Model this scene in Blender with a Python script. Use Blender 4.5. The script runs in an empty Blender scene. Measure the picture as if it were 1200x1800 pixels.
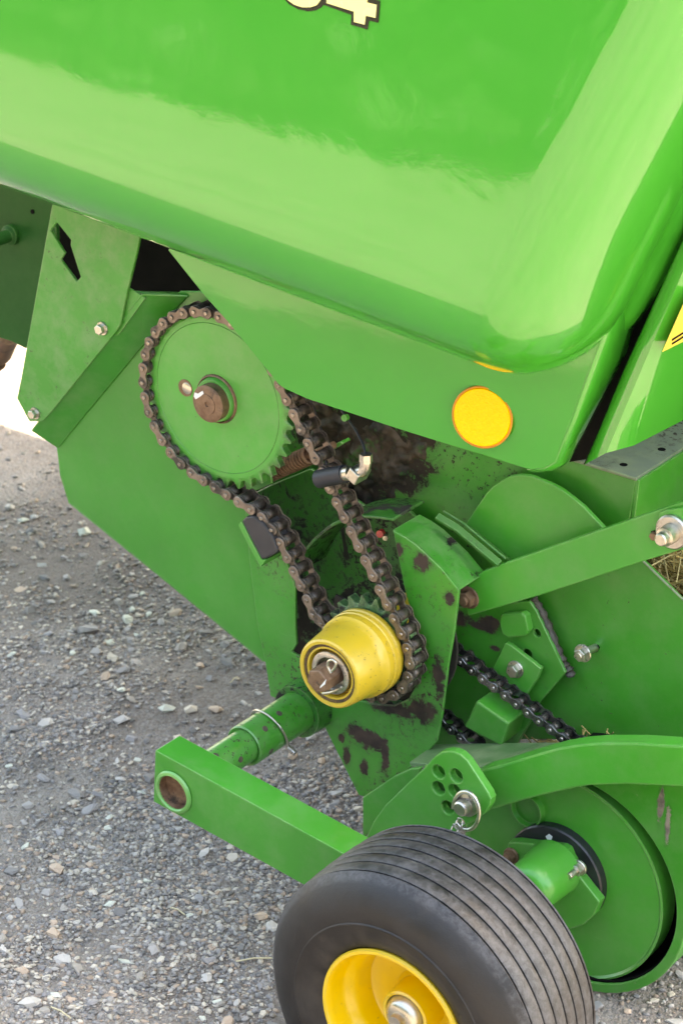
import bpy, bmesh, math, random
import numpy as np
from mathutils import Vector, Matrix
random.seed(7); rng = np.random.default_rng(7)
R_ = math.radians
scene = bpy.context.scene
col = scene.collection

# ------------------------------------------------------------------ camera, sky, sun, exposure
YAW, PITCH, FPX = R_(37), R_(25), 3950.0          # focal length in pixels of the 1200 x 1800 photograph
CAM = Vector((1.658, -2.2, 1.88))
cd = bpy.data.cameras.new('camera'); cam = bpy.data.objects.new('camera', cd); col.objects.link(cam)
cam.location = CAM; cam.rotation_euler = (R_(90) - PITCH, 0, YAW)
cd.sensor_fit = 'VERTICAL'; cd.sensor_height = 36.0; cd.lens = 36.0 * FPX / 1800.0
cd.clip_start = 0.05; cd.clip_end = 2000
cd.dof.use_dof = True; cd.dof.focus_distance = 2.85; cd.dof.aperture_fstop = 9.0
scene.camera = cam

SUN_EL, SUN_AZ = R_(58), R_(24)     # the sun stands behind the machine; azimuth measured from +Y towards +X
w = bpy.data.worlds.new('World'); scene.world = w; w.use_nodes = True
nt = w.node_tree; nt.nodes.clear()
sky = nt.nodes.new('ShaderNodeTexSky'); sky.sky_type = 'NISHITA'; sky.sun_disc = False
sky.sun_elevation = SUN_EL; sky.sun_rotation = SUN_AZ
sky.air_density = 1.0; sky.dust_density = 3.0; sky.ozone_density = 0.6
bg = nt.nodes.new('ShaderNodeBackground'); bg.inputs['Strength'].default_value = 0.15
ow = nt.nodes.new('ShaderNodeOutputWorld')
nt.links.new(sky.outputs[0], bg.inputs[0]); nt.links.new(bg.outputs[0], ow.inputs[0])
sl = bpy.data.lights.new('sun', 'SUN'); sl.energy = 3.2; sl.angle = R_(0.5); sl.color = (1.0, 0.95, 0.87)
sun = bpy.data.objects.new('sun', sl); col.objects.link(sun)
sdir = Vector((math.sin(SUN_AZ) * math.cos(SUN_EL), math.cos(SUN_AZ) * math.cos(SUN_EL), math.sin(SUN_EL)))
sun.rotation_euler = sdir.to_track_quat('Z', 'Y').to_euler(); sun.location = sdir * 30
vs = scene.view_settings
vs.view_transform = 'Standard'; vs.look = 'None'; vs.gamma = 1.0; vs.use_curve_mapping = False
vs.exposure = 3.32
vs.use_white_balance = True; vs.white_balance_temperature = 8400; vs.white_balance_tint = 8
scene.cycles.max_bounces = 8

# ------------------------------------------------------------------ pixel -> place
_fw = Vector((-math.sin(YAW), math.cos(YAW), 0)); _R = Vector((math.cos(YAW), math.sin(YAW), 0))
_F = _fw * math.cos(PITCH) - Vector((0, 0, 1)) * math.sin(PITCH)
_U = _fw * math.sin(PITCH) + Vector((0, 0, 1)) * math.cos(PITCH)
def ray(x, y): return _F + _R * ((x - 600) / FPX) - _U * ((y - 900) / FPX)
def P(x, y, Y):
    d = ray(x, y); return CAM + d * ((Y - CAM.y) / d.y)
def G(x, y, z=0.0):
    d = ray(x, y); return CAM + d * ((z - CAM.z) / d.z)
def RP(x, y, p0, n):
    d = ray(x, y); return CAM + d * ((p0 - CAM).dot(n) / d.dot(n))
def PX(pts, Y): return [P(x, y, Y) for x, y in pts]

# ------------------------------------------------------------------ materials
class NT:
    def __init__(s, name):
        s.m = bpy.data.materials.new(name); s.m.use_nodes = True; s.t = s.m.node_tree
        s.b = s.t.nodes['Principled BSDF']; s.out = s.t.nodes['Material Output']
    def n(s, kind, **kw):
        o = s.t.nodes.new(kind)
        for k, v in kw.items(): setattr(o, k, v)
        return o
    def l(s, a, b): s.t.links.new(a, b)
    def put(s, sock, v):
        if hasattr(v, 'is_linked') or hasattr(v, 'links'): s.l(v, sock)
        else: sock.default_value = v
    def coord(s, kind='Object'): return s.n('ShaderNodeTexCoord').outputs[kind]
    def noise(s, vec, scale, detail=4, rough=0.55, dist=0.0):
        o = s.n('ShaderNodeTexNoise'); s.l(vec, o.inputs['Vector'])
        o.inputs['Scale'].default_value = scale; o.inputs['Detail'].default_value = detail
        o.inputs['Roughness'].default_value = rough; o.inputs['Distortion'].default_value = dist
        return o.outputs['Fac']
    def rng(s, v, a, b, c=0.0, d=1.0):
        o = s.n('ShaderNodeMapRange'); s.l(v, o.inputs[0])
        for i, x in enumerate((a, b, c, d)): o.inputs[i + 1].default_value = x
        return o.outputs[0]
    def math(s, op, a, b=0.0):
        o = s.n('ShaderNodeMath', operation=op); s.put(o.inputs[0], a); s.put(o.inputs[1], b); return o.outputs[0]
    def mix(s, f, a, b):
        o = s.n('ShaderNodeMix', data_type='RGBA'); s.put(o.inputs[0], f); s.put(o.inputs[6], a); s.put(o.inputs[7], b); return o.outputs[2]
    def bump(s, h, strength, dist):
        o = s.n('ShaderNodeBump'); s.l(h, o.inputs['Height']); o.inputs['Strength'].default_value = strength
        o.inputs['Distance'].default_value = dist; s.l(o.outputs[0], s.b.inputs['Normal']); return o
    def blobs(s, vec, spots):
        """worn or dirty patches that sit at places of their own: (x, z, rx, rz) on the panel"""
        nz = s.noise(vec, 34, 9, 0.78, 0.4); nb = s.rng(nz, 0.25, 0.75, -1.05, 1.05); acc = None; halo = None
        for (x, z, rx, rz) in spots:
            a = s.n('ShaderNodeVectorMath', operation='SUBTRACT'); s.l(vec, a.inputs[0]); a.inputs[1].default_value = (x, 0, z)
            m = s.n('ShaderNodeVectorMath', operation='MULTIPLY'); s.l(a.outputs[0], m.inputs[0]); m.inputs[1].default_value = (1 / rx, 0, 1 / rz)
            ln = s.n('ShaderNodeVectorMath', operation='LENGTH'); s.l(m.outputs[0], ln.inputs[0])
            v = s.rng(s.math('ADD', ln.outputs['Value'], nb), 1.12, 0.80)
            acc = v if acc is None else s.math('MAXIMUM', acc, v)
            hv = s.rng(s.math('ADD', ln.outputs['Value'], s.math('MULTIPLY', nb, 0.8)), 1.75, 0.95)
            halo = hv if halo is None else s.math('MAXIMUM', halo, hv)
        return acc, halo

RUST = (0.060, 0.036, 0.026, 1); GREASE = (0.018, 0.014, 0.012, 1); DUST = (0.24, 0.30, 0.17, 1)
def green(name, base=(0.034, 0.27, 0.024, 1), rough=0.34, coat=0.25, dust=0.25, dirt=0.0, spots=(), spotcol=RUST, speck=0.0, ring=None):
    k = NT(name); v = k.coord()
    n1 = k.noise(v, 5, 5); n2 = k.noise(v, 60, 4); n3 = k.noise(v, 19, 6, 0.7)
    b2 = tuple(c * 0.80 for c in base[:3]) + (1,)
    c = k.mix(k.rng(n1, 0.3, 0.7), b2, base)
    fine = k.noise(v, 240, 3, 0.7)
    c = k.mix(k.math('MULTIPLY', k.rng(n3, 0.42, 0.75), dust), c, DUST)
    c = k.mix(k.rng(fine, 0.70, 0.78, 0, 0.35), c, tuple(min(1, x * 1.25 + 0.04) for x in base[:3]) + (1,))        # tiny chips and dust grains
    rough_s = k.rng(n3, 0.3, 0.8, rough * 0.85, rough * 1.3)
    mask = None
    if dirt > 0:
        d0 = k.noise(v, 13, 8, 0.72, 0.6); t = 0.74 - 0.30 * dirt
        mask = k.rng(d0, t, t + 0.05)
    if speck > 0:
        d1 = k.noise(v, 130, 5, 0.75); area = k.rng(k.noise(v, 7, 3), 0.4, 0.6)
        ms = k.math('MULTIPLY', k.rng(d1, 0.68 - 0.2 * speck, 0.72 - 0.2 * speck), area)
        mask = ms if mask is None else k.math('MAXIMUM', mask, ms)
    if spots:
        m2, halo = k.blobs(v, [(a, b, p * 0.86, q * 0.86) for a, b, p, q in spots]); c = k.mix(k.math('MULTIPLY', halo, k.rng(k.noise(v, 70, 6, .75), .35, .65, 0.05, 0.6)), c, (0.030, 0.075, 0.022, 1)); mask = m2 if mask is None else k.math('MAXIMUM', mask, m2)
    sm = k.n('ShaderNodeMapping'); k.l(v, sm.inputs[0]); sm.inputs['Rotation'].default_value = (0, 0.7, 0); sm.inputs['Scale'].default_value = (9, 9, 150)
    scr = k.rng(k.noise(sm.outputs[0], 2.2, 3, 0.5, 0.4), 0.70, 0.74, 0, 0.30); c = k.mix(k.math('MULTIPLY', scr, k.rng(n1, 0.45, 0.6)), c, tuple(min(1, x * 1.2 + 0.06) for x in base[:3]) + (1,))
    if ring:
        rs = k.n('ShaderNodeVectorMath', operation='SUBTRACT'); k.l(v, rs.inputs[0]); rs.inputs[1].default_value = (ring[0], 0, ring[1])
        rm = k.n('ShaderNodeVectorMath', operation='MULTIPLY'); k.l(rs.outputs[0], rm.inputs[0]); rm.inputs[1].default_value = (1, 0, 1)
        rl = k.n('ShaderNodeVectorMath', operation='LENGTH'); k.l(rm.outputs[0], rl.inputs[0])
        g_ = k.math('MULTIPLY', k.rng(rl.outputs['Value'], ring[2], ring[3]), k.rng(k.noise(v, 48, 6, 0.75), 0.36, 0.62, 0.1, 0.95)); c = k.mix(g_, c, (0.030, 0.022, 0.014, 1))
    h = k.math('ADD', k.math('MULTIPLY', n2, 0.25), k.math('MULTIPLY', k.noise(v, 7, 2, 0.4), 5.0))
    if mask is not None:
        dc = k.mix(k.rng(k.noise(v, 45, 4), 0.35, 0.65), spotcol, tuple(x * 0.4 for x in spotcol[:3]) + (1,))
        c = k.mix(mask, c, dc)
        rough_s = k.math('MAXIMUM', rough_s, k.math('MULTIPLY', mask, 0.85))
        h = k.math('ADD', h, k.math('MULTIPLY', mask, k.math('MULTIPLY', k.noise(v, 120, 4), 1.6)))
        k.l(k.math('SUBTRACT', coat, k.math('MULTIPLY', mask, coat)), k.b.inputs['Coat Weight'])
    else: k.b.inputs['Coat Weight'].default_value = coat
    k.b.inputs['Coat Roughness'].default_value = 0.12
    bv = k.n('ShaderNodeBevel'); bv.samples = 4; bv.inputs['Radius'].default_value = 0.0035
    ge = k.n('ShaderNodeNewGeometry'); dp = k.n('ShaderNodeVectorMath', operation='DOT_PRODUCT'); k.l(bv.outputs[0], dp.inputs[0]); k.l(ge.outputs['Normal'], dp.inputs[1])
    ew = k.math('MULTIPLY', k.rng(dp.outputs['Value'], 0.985, 0.90), k.rng(k.noise(v, 55, 5, 0.7), 0.40, 0.62, 0.15, 0.75))
    c = k.mix(ew, c, (0.21, 0.33, 0.14, 1) if base[1] > base[0] else (0.55, 0.42, 0.12, 1))
    k.l(c, k.b.inputs['Base Color']); k.l(rough_s, k.b.inputs['Roughness'])
    k.bump(h, 0.35, 0.0012)
    return k.m
def metal(name, c1, c2, rough=(0.35, 0.6), metallic=0.9, scale=60, grime=0.3, var=False):
    k = NT(name); v = k.coord()
    n = k.noise(v, scale, 5, 0.65); g = k.noise(v, scale * 0.4, 5, 0.7)
    if var:
        oi = k.n('ShaderNodeObjectInfo'); ad = k.n('ShaderNodeVectorMath', operation='ADD')
        k.l(v, ad.inputs[0]); k.l(oi.outputs['Random'], ad.inputs[1]); n = k.noise(ad.outputs[0], scale, 5, 0.65); g = k.noise(ad.outputs[0], scale * 0.4, 5, 0.7)
    c = k.mix(k.rng(n, 0.35, 0.65), c1 + (1,), c2 + (1,))
    if var: c = k.mix(k.math('MULTIPLY', k.math('FRACT', k.math('MULTIPLY', oi.outputs['Random'], 7.3)), 0.55), c, tuple(x * 0.45 for x in c1) + (1,))
    gm = k.rng(g, 0.62 - 0.25 * grime, 0.70 - 0.2 * grime, 0, 0.9)
    c = k.mix(gm, c, (0.03, 0.022, 0.016, 1))
    k.l(c, k.b.inputs['Base Color'])
    k.l(k.math('MULTIPLY', k.math('SUBTRACT', 1.0, gm), metallic), k.b.inputs['Metallic'])
    k.l(k.math('MAXIMUM', k.rng(n, 0.3, 0.7, *rough), k.math('MULTIPLY', gm, 0.7)), k.b.inputs['Roughness'])
    k.bump(n, 0.3, 0.0006)
    return k.m
def plain(name, c, rough=0.5, metallic=0.0, coat=0.0, var=0.15, scale=30, bump=0.15):
    k = NT(name); v = k.coord(); n = k.noise(v, scale, 5, 0.6)
    k.l(k.mix(k.rng(n, 0.3, 0.7), tuple(x * (1 - var) for x in c) + (1,), tuple(min(1, x * (1 + var)) for x in c) + (1,)), k.b.inputs['Base Color'])
    k.l(k.rng(n, 0.3, 0.7, rough * 0.85, min(1, rough * 1.15)), k.b.inputs['Roughness'])
    k.b.inputs['Metallic'].default_value = metallic; k.b.inputs['Coat Weight'].default_value = coat
    k.b.inputs['Coat Roughness'].default_value = 0.08
    k.bump(n, bump, 0.0008)
    return k.m
def spots_px(lst, Y):
    o = []
    for (x, y, rx, ry) in lst:
        p = P(x, y, Y); o.append((p.x, p.z, rx / 1040.0, ry / 1180.0))
    return o

M = {}
M['green'] = green('green paint')
M['green_clean_lit'] = green('green paint satin lit', base=(0.045, 0.315, 0.031, 1), dust=0.18, rough=0.36)  # less dusty green, base lifted to paint in stronger light at right
M['green_dusty'] = green('green paint dusty', dust=0.5, rough=0.5, coat=0.1, speck=0.3)
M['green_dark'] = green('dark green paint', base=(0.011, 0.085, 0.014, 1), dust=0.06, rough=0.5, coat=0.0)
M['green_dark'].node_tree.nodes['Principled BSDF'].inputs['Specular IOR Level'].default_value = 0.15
M['green_dirty'] = green('green paint greasy', base=(0.022, 0.17, 0.018, 1), dust=0.1, dirt=0.72, spotcol=GREASE, speck=0.8)
M['green_worn'] = green('green paint worn', dust=0.35, dirt=0.25, speck=0.5)
M['rib'] = green('rib paint', base=(0.022, 0.17, 0.018, 1), dust=0.2, dirt=0.5, speck=0.6, spotcol=(0.04, 0.03, 0.024, 1), rough=0.5, coat=0.0)
def hoodpaint():
    k = NT('glossy hood paint'); v = k.coord(); n1 = k.noise(v, 3, 4)
    c = k.mix(k.rng(n1, 0.3, 0.7), (0.028, 0.268, 0.022, 1), (0.033, 0.295, 0.026, 1))
    c = k.mix(k.rng(k.noise(v, 300, 3, 0.7), 0.72, 0.80, 0, 0.25), c, (0.2, 0.4, 0.12, 1))
    k.l(c, k.b.inputs['Base Color']); k.b.inputs['Roughness'].default_value = 0.3
    k.b.inputs['Coat Weight'].default_value = 1.0; k.b.inputs['Coat IOR'].default_value = 1.55; k.b.inputs['Specular IOR Level'].default_value = 0.25
    k.l(k.rng(k.noise(v, 9, 5, 0.6), 0.3, 0.8, 0.006, 0.02), k.b.inputs['Coat Roughness'])
    b = k.n('ShaderNodeBump'); k.l(k.math('ADD', k.math('ADD', k.noise(v, 11, 3, 0.5), k.math('MULTIPLY', k.noise(v, 3.2, 3, 0.5, 0.6), 7.0)), k.math('MULTIPLY', k.noise(v, 110, 4, 0.65), 0.20)), b.inputs['Height']); b.inputs['Strength'].default_value = 0.30; b.inputs['Distance'].default_value = 0.0008
    k.l(b.outputs[0], k.b.inputs['Coat Normal']); return k.m
M['hood'] = hoodpaint()
M['yellow_hub'] = green('worn yellow paint', base=(0.70, 0.46, 0.032, 1), dust=0.12, rough=0.35, dirt=0.08, speck=0.38, spotcol=(0.08, 0.045, 0.02, 1))
M['yellow'] = green('yellow rim paint', base=(0.80, 0.52, 0.012, 1), dust=0.05, rough=0.32, coat=0.4, speck=0.22, spotcol=(0.16, 0.09, 0.03, 1))
M['orange'] = plain('orange reflector', (1.0, 0.46, 0.002), 0.35, coat=0.0, var=0.05, scale=8, bump=0.02)
M['orange'].node_tree.nodes['Principled BSDF'].inputs['Specular IOR Level'].default_value = 0.25
def prism():
    k = NT('orange reflector'); v = k.coord(); w_ = k.n('ShaderNodeTexVoronoi'); k.l(v, w_.inputs['Vector']); w_.inputs['Scale'].default_value = 420
    n = k.noise(v, 22, 5, .7); sc_ = k.n('ShaderNodeSeparateColor'); k.l(w_.outputs['Color'], sc_.inputs[0])
    c = k.mix(k.rng(sc_.outputs[0], 0, 1, 0, 0.5), (1.0, 0.47, 0.002, 1), (0.97, 0.58, 0.01, 1)); c = k.mix(k.rng(n, .55, .75, 0, .35), c, (0.6, 0.28, 0.02, 1))
    k.l(c, k.b.inputs['Base Color']); k.b.inputs['Roughness'].default_value = 0.3; k.b.inputs['Specular IOR Level'].default_value = 0.3
    k.bump(w_.outputs['Distance'], 0.25, 0.001); return k.m
M['orange'] = prism(); M['orange_rim'] = plain('dark orange rim', (0.55, 0.20, 0.01), 0.4)
M['sticker'] = plain('yellow sticker', (0.85, 0.65, 0.10), 0.3, coat=0.4, var=0.03)
M['cream'] = plain('cream decal', (0.86, 0.76, 0.30), 0.25, coat=0.6, var=0.02, bump=0.0)
M['decal_black'] = plain('black decal', (0.018, 0.016, 0.010), 0.25, coat=0.6, var=0.05, bump=0.0)
M['chain'] = metal('brown chain steel', (0.21, 0.162, 0.132), (0.32, 0.26, 0.215), (0.34, 0.55), 0.75, 70, 0.42, True)
M['pin'] = metal('chain pin steel', (0.30, 0.24, 0.20), (0.42, 0.36, 0.30), (0.25, 0.4), 0.9, 150, 0.1, True)
M['chain_in'] = metal('greasy inner link steel', (0.10, 0.08, 0.065), (0.20, 0.16, 0.13), (0.4, 0.6), 0.6, 90, 0.6, True)
M['steel_in'] = metal('oily inner link steel', (0.07, 0.066, 0.066), (0.15, 0.145, 0.145), (0.25, 0.45), 0.9, 110, 0.5, True)
M['roller'] = metal('greasy chain roller', (0.07, 0.055, 0.045), (0.16, 0.13, 0.11), (0.3, 0.5), 0.7, 120, 0.6, True)
M['steel_dark'] = metal('oiled chain steel', (0.16, 0.15, 0.15), (0.30, 0.29, 0.29), (0.22, 0.4), 0.95, 110, 0.35, True)
M['steel'] = metal('bare steel', (0.42, 0.39, 0.35), (0.58, 0.55, 0.51), (0.25, 0.45), 0.95, 90, 0.15)
M['zinc'] = metal('zinc plated steel', (0.50, 0.47, 0.40), (0.62, 0.58, 0.50), (0.25, 0.4), 0.95, 90, 0.1)
M['rust'] = metal('rusty steel', (0.14, 0.075, 0.045), (0.26, 0.16, 0.10), (0.45, 0.7), 0.4, 80, 0.2)
M['grime'] = metal('dried grease ring', (0.055, 0.030, 0.018), (0.14, 0.085, 0.03), (0.6, 0.8), 0.0, 140, 0.3)
M['grey_worn'] = green('worn grey green steel', base=(0.17, 0.215, 0.16, 1), dust=0.8, rough=0.45, coat=0.0, dirt=0.18, speck=0.8)
M['black'] = plain('black belt and hollow shade', (0.0022, 0.0022, 0.0022), 0.8, var=0.4)  # near-black for belts; also paints the darkness in gaps and holes
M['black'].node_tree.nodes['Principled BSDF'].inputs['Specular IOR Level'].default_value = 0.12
M['grease_'] = plain('greasy soil', (0.020, 0.015, 0.011), 0.8, var=0.5, scale=50, bump=0.8)
M['plastic'] = plain('dark grey nylon', (0.035, 0.033, 0.036), 0.45, var=0.2)
M['rubber'] = plain('black rubber hose', (0.016, 0.017, 0.024), 0.5, var=0.3)
M['red'] = plain('red plastic cap', (0.35, 0.02, 0.02), 0.3)
M['white'] = plain('white paint mark', (0.75, 0.74, 0.72), 0.5, var=0.05)
M['flange_black'] = plain('black painted flange', (0.017, 0.017, 0.020), 0.45, coat=0.2, var=0.25)

# ------------------------------------------------------------------ mesh helpers
def link(name, me, mat, parent=None, smooth=None, bevel=0.0, seg=2):
    if mat is not None: me.materials.append(mat)
    o = bpy.data.objects.new(name, me); col.objects.link(o)
    if parent is not None: o.parent = parent
    if smooth is not None:
        me.polygons.foreach_set('use_smooth', [True] * len(me.polygons))
        if smooth < 179:
            md0 = me
            bm = bmesh.new(); bm.from_mesh(me); a = R_(smooth)
            for e in bm.edges: e.smooth = not (len(e.link_faces) == 2 and e.calc_face_angle(0) > a)
            bm.to_mesh(me); bm.free()
    if bevel > 0:
        md = o.modifiers.new('bevel', 'BEVEL'); md.width = bevel; md.segments = seg; md.limit_method = 'ANGLE'; md.angle_limit = R_(40); md.harden_normals = False
    return o
def bm_done(bm, name):
    bmesh.ops.recalc_face_normals(bm, faces=bm.faces[:])
    me = bpy.data.meshes.new(name); bm.to_mesh(me); bm.free(); return me
def circle_pts(c, r, y, n=24, sz=1.0): return [Vector((c[0] + r * math.cos(2 * math.pi * i / n), y, c[1] + sz * r * math.sin(2 * math.pi * i / n))) for i in range(n)]
def sheet(name, outer, thick, mat, parent, holes=(), bevel=0.0015, vec=(0, 1, 0)):
    """flat plate from a traced outline with real thickness and cut holes"""
    bm = bmesh.new(); edges = []
    for loop in [outer] + list(holes):
        vsx = [bm.verts.new(p) for p in loop]
        for i in range(len(vsx)): edges.append(bm.edges.new((vsx[i], vsx[(i + 1) % len(vsx)])))
    bmesh.ops.triangle_fill(bm, use_beauty=True, edges=edges)
    ext = bmesh.ops.extrude_face_region(bm, geom=bm.faces[:])
    d = Vector(vec).normalized() * thick
    for g in ext['geom']:
        if isinstance(g, bmesh.types.BMVert): g.co += d
    me = bm_done(bm, name)
    return link(name, me, mat, parent, bevel=bevel)
def plate(name, px, Y, thick, mat, parent, holes=(), bevel=0.0015):
    return sheet(name, PX(px, Y), thick, mat, parent, holes, bevel)
def strip(name, A, B, thick, mat, parent, bevel=0.001, smooth=None):
    """ruled sheet between two polylines, given thickness by its own normals"""
    n = len(A); bm = bmesh.new()
    a = [bm.verts.new(p) for p in A]; b = [bm.verts.new(p) for p in B]
    for i in range(n - 1): bm.faces.new((a[i], a[i + 1], b[i + 1], b[i]))
    bmesh.ops.recalc_face_normals(bm, faces=bm.faces[:])
    me = bpy.data.meshes.new(name); bm.to_mesh(me); bm.free()
    o = link(name, me, mat, parent, smooth=smooth)
    md = o.modifiers.new('solid', 'SOLIDIFY'); md.thickness = thick; md.offset = 0
    if bevel: 
        mb = o.modifiers.new('bevel', 'BEVEL'); mb.width = bevel; mb.segments = 2; mb.limit_method = 'ANGLE'; mb.angle_limit = R_(50)
    return o
def lathe_bm(bm, prof, c, n=48, closed=False):
    """prof: (y, r) pairs turned about the axis through (x, z) = c, parallel to Y"""
    rings = []
    for (y, r) in prof:
        if r < 1e-6: rings.append([bm.verts.new((c[0], y, c[1]))])
        else: rings.append([bm.verts.new((c[0] + r * math.cos(2 * math.pi * i / n), y, c[1] + r * math.sin(2 * math.pi * i / n))) for i in range(n)])
    pairs = list(zip(rings, rings[1:])) + ([(rings[-1], rings[0])] if closed else [])
    for A, B in pairs:
        for i in range(n):
            j = (i + 1) % n
            if len(A) == 1 and len(B) == 1: continue
            if len(A) == 1: bm.faces.new((A[0], B[i], B[j]))
            elif len(B) == 1: bm.faces.new((A[i], B[0], A[j]))
            else: bm.faces.new((A[i], B[i], B[j], A[j]))
def lathe(name, prof, c, mat, parent, n=48, smooth=32, closed=False):
    bm = bmesh.new(); lathe_bm(bm, prof, c, n, closed)
    return link(name, bm_done(bm, name), mat, parent, smooth=smooth)
def tube_bm(bm, pts, r, n=10, caps=True):
    pts = [Vector(p) for p in pts]; rings = []; prev = None
    for i, p in enumerate(pts):
        t = (pts[min(i + 1, len(pts) - 1)] - pts[max(i - 1, 0)]).normalized()
        if prev is None:
            u = t.orthogonal().normalized()
        else:
            u = (prev - t * prev.dot(t)).normalized()
        prev = u; v = t.cross(u); rr = r[i] if isinstance(r, (list, tuple)) else r
        rings.append([bm.verts.new(p + (u * math.cos(2 * math.pi * k / n) + v * math.sin(2 * math.pi * k / n)) * rr) for k in range(n)])
    for A, B in zip(rings, rings[1:]):
        for k in range(n): bm.faces.new((A[k], A[(k + 1) % n], B[(k + 1) % n], B[k]))
    if caps: bm.faces.new(rings[0][::-1]); bm.faces.new(rings[-1])
def tube(name, pts, r, mat, parent, n=12, smooth=50, caps=True):
    bm = bmesh.new(); tube_bm(bm, pts, r, n, caps); return link(name, bm_done(bm, name), mat, parent, smooth=smooth)
def catmull(pts, k=8, closed=False):
    pts = [Vector(p) for p in pts]; n = len(pts); out = []
    for i in range(n if closed else n - 1):
        g = (lambda j: pts[j % n]) if closed else (lambda j: pts[max(0, min(n - 1, j))])
        a, b, c, d = g(i - 1), g(i), g(i + 1), g(i + 2)
        for s in range(k):
            t = s / k
            out.append(0.5 * ((2 * b) + (c - a) * t + (2 * a - 5 * b + 4 * c - d) * t * t + (3 * b - a - 3 * c + d) * t ** 3))
    if not closed: out.append(pts[-1])
    return out
def prism_bm(bm, c, y0, y1, r, n=6, rot=0.0, cham=0.0):
    prof = [(y0, r - cham), (y0 + cham * 0.6, r), (y1, r)] if cham else [(y0, r), (y1, r)]
    rings = [[bm.verts.new((c[0] + q * math.cos(rot + 2 * math.pi * i / n), y, c[1] + q * math.sin(rot + 2 * math.pi * i / n))) for i in range(n)] for y, q in prof]
    for A, B in zip(rings, rings[1:]):
        for i in range(n): bm.faces.new((A[i], B[i], B[(i + 1) % n], A[(i + 1) % n]))
    bm.faces.new(rings[0]); bm.faces.new(rings[-1][::-1])
def bolt(x, y, Y, r, mat, parent, stud=0.0, name='bolt', washer=True, head=0.008):
    """hex bolt with washer, head towards -Y, standing on the plane Y at a pixel"""
    p = P(x, y, Y); c = (p.x, p.z); bm = bmesh.new(); y0 = Y
    if washer:
        lathe_bm(bm, [(Y - 0.0025, 0), (Y - 0.0025, r * 1.28), (Y - 0.0015, r * 1.36), (Y + 0.001, r * 1.36)], c, 24); y0 = Y - 0.0025
    prism_bm(bm, c, y0 - head, y0, r, 6, random.random(), r * 0.12)
    if stud: lathe_bm(bm, [(y0 - head - stud, 0), (y0 - head - stud, r * 0.5), (y0 - head - stud + 0.001, r * 0.56), (y0 - head, r * 0.56)], c, 16)
    return link(name, bm_done(bm, name), mat, parent, smooth=30)
def empty(name, loc, parent=None):
    o = bpy.data.objects.new(name, None); col.objects.link(o); o.location = loc; o.empty_display_size = 0.1
    if parent is not None: o.parent = parent
    return o
def inv_child(o, root):
    o.parent = root
    return o

# ------------------------------------------------------------------ ground
def ground_mat():
    k = NT('packed gravel'); v = k.coord()
    big = k.noise(v, 1.7, 4); mid = k.noise(v, 14, 6, 0.65); fine = k.noise(v, 190, 5, 0.7)
    vo = k.n('ShaderNodeTexVoronoi'); k.l(v, vo.inputs['Vector']); vo.inputs['Scale'].default_value = 150
    vo2 = k.n('ShaderNodeTexVoronoi'); k.l(v, vo2.inputs['Vector']); vo2.inputs['Scale'].default_value = 330
    c = k.mix(k.rng(mid, 0.3, 0.7), (0.205, 0.165, 0.132, 1), (0.355, 0.292, 0.238, 1))
    c = k.mix(k.rng(big, 0.45, 0.62, 0, 0.7), c, (0.16, 0.125, 0.098, 1))
    c = k.mix(k.rng(k.noise(v, 3.6, 5, 0.65), 0.52, 0.66, 0, 0.6), c, (0.36, 0.30, 0.245, 1))
    sc = k.n('ShaderNodeSeparateColor'); k.l(vo.outputs['Color'], sc.inputs[0])
    c = k.mix(k.rng(sc.outputs[0], 0.0, 1.0, 0.0, 0.45), c, (0.36, 0.335, 0.31, 1))
    sc2 = k.n('ShaderNodeSeparateColor'); k.l(vo2.outputs['Color'], sc2.inputs[0])
    c = k.mix(k.rng(sc2.outputs[1], 0.55, 1.0, 0.0, 0.5), c, (0.10, 0.095, 0.095, 1))
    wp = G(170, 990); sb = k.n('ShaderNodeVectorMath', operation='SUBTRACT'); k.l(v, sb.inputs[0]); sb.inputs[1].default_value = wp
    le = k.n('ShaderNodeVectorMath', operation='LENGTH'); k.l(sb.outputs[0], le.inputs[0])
    c = k.mix(k.rng(k.math('ADD', le.outputs['Value'], k.math('MULTIPLY', k.noise(v, 6, 5, 0.65), 0.5)), 0.72, 0.42, 0, 0.6), c, (0.115, 0.088, 0.070, 1))   # browner packed earth, with shade near the machine painted in
    k.l(c, k.b.inputs['Base Color']); k.b.inputs['Roughness'].default_value = 0.9
    h = k.math('ADD', k.math('MULTIPLY', vo.outputs['Distance'], -0.8), k.math('ADD', k.math('MULTIPLY', vo2.outputs['Distance'], -0.4), k.math('ADD', fine, k.math('MULTIPLY', mid, 2.0))))
    k.bump(h, 0.9, 0.006); return k.m
bm = bmesh.new()
N = 70; xs = [-400, -60, -20, -8, -5] + list(np.linspace(-3.2, 1.6, N)) + [4, 8, 20, 60, 400]
ys = [-400, -60, -20, -8, -4] + list(np.linspace(-1.6, 2.6, N)) + [5, 8, 20, 60, 400]
from mathutils import noise as mnoise
def gz(x, y):
    if abs(x) > 4 or abs(y) > 4: return 0.0
    return 0.010 * mnoise.noise(Vector((x * 3, y * 3, 1.3))) + 0.005 * mnoise.noise(Vector((x * 9, y * 9, 4.3)))
grid = [[bm.verts.new((x, y, gz(x, y))) for x in xs] for y in ys]
for j in range(len(ys) - 1):
    for i in range(len(xs) - 1): bm.faces.new((grid[j][i], grid[j][i + 1], grid[j + 1][i + 1], grid[j + 1][i]))
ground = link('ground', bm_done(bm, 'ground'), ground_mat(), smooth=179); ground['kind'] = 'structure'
ground['label'] = 'packed grey gravel yard with loose stones'

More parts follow.
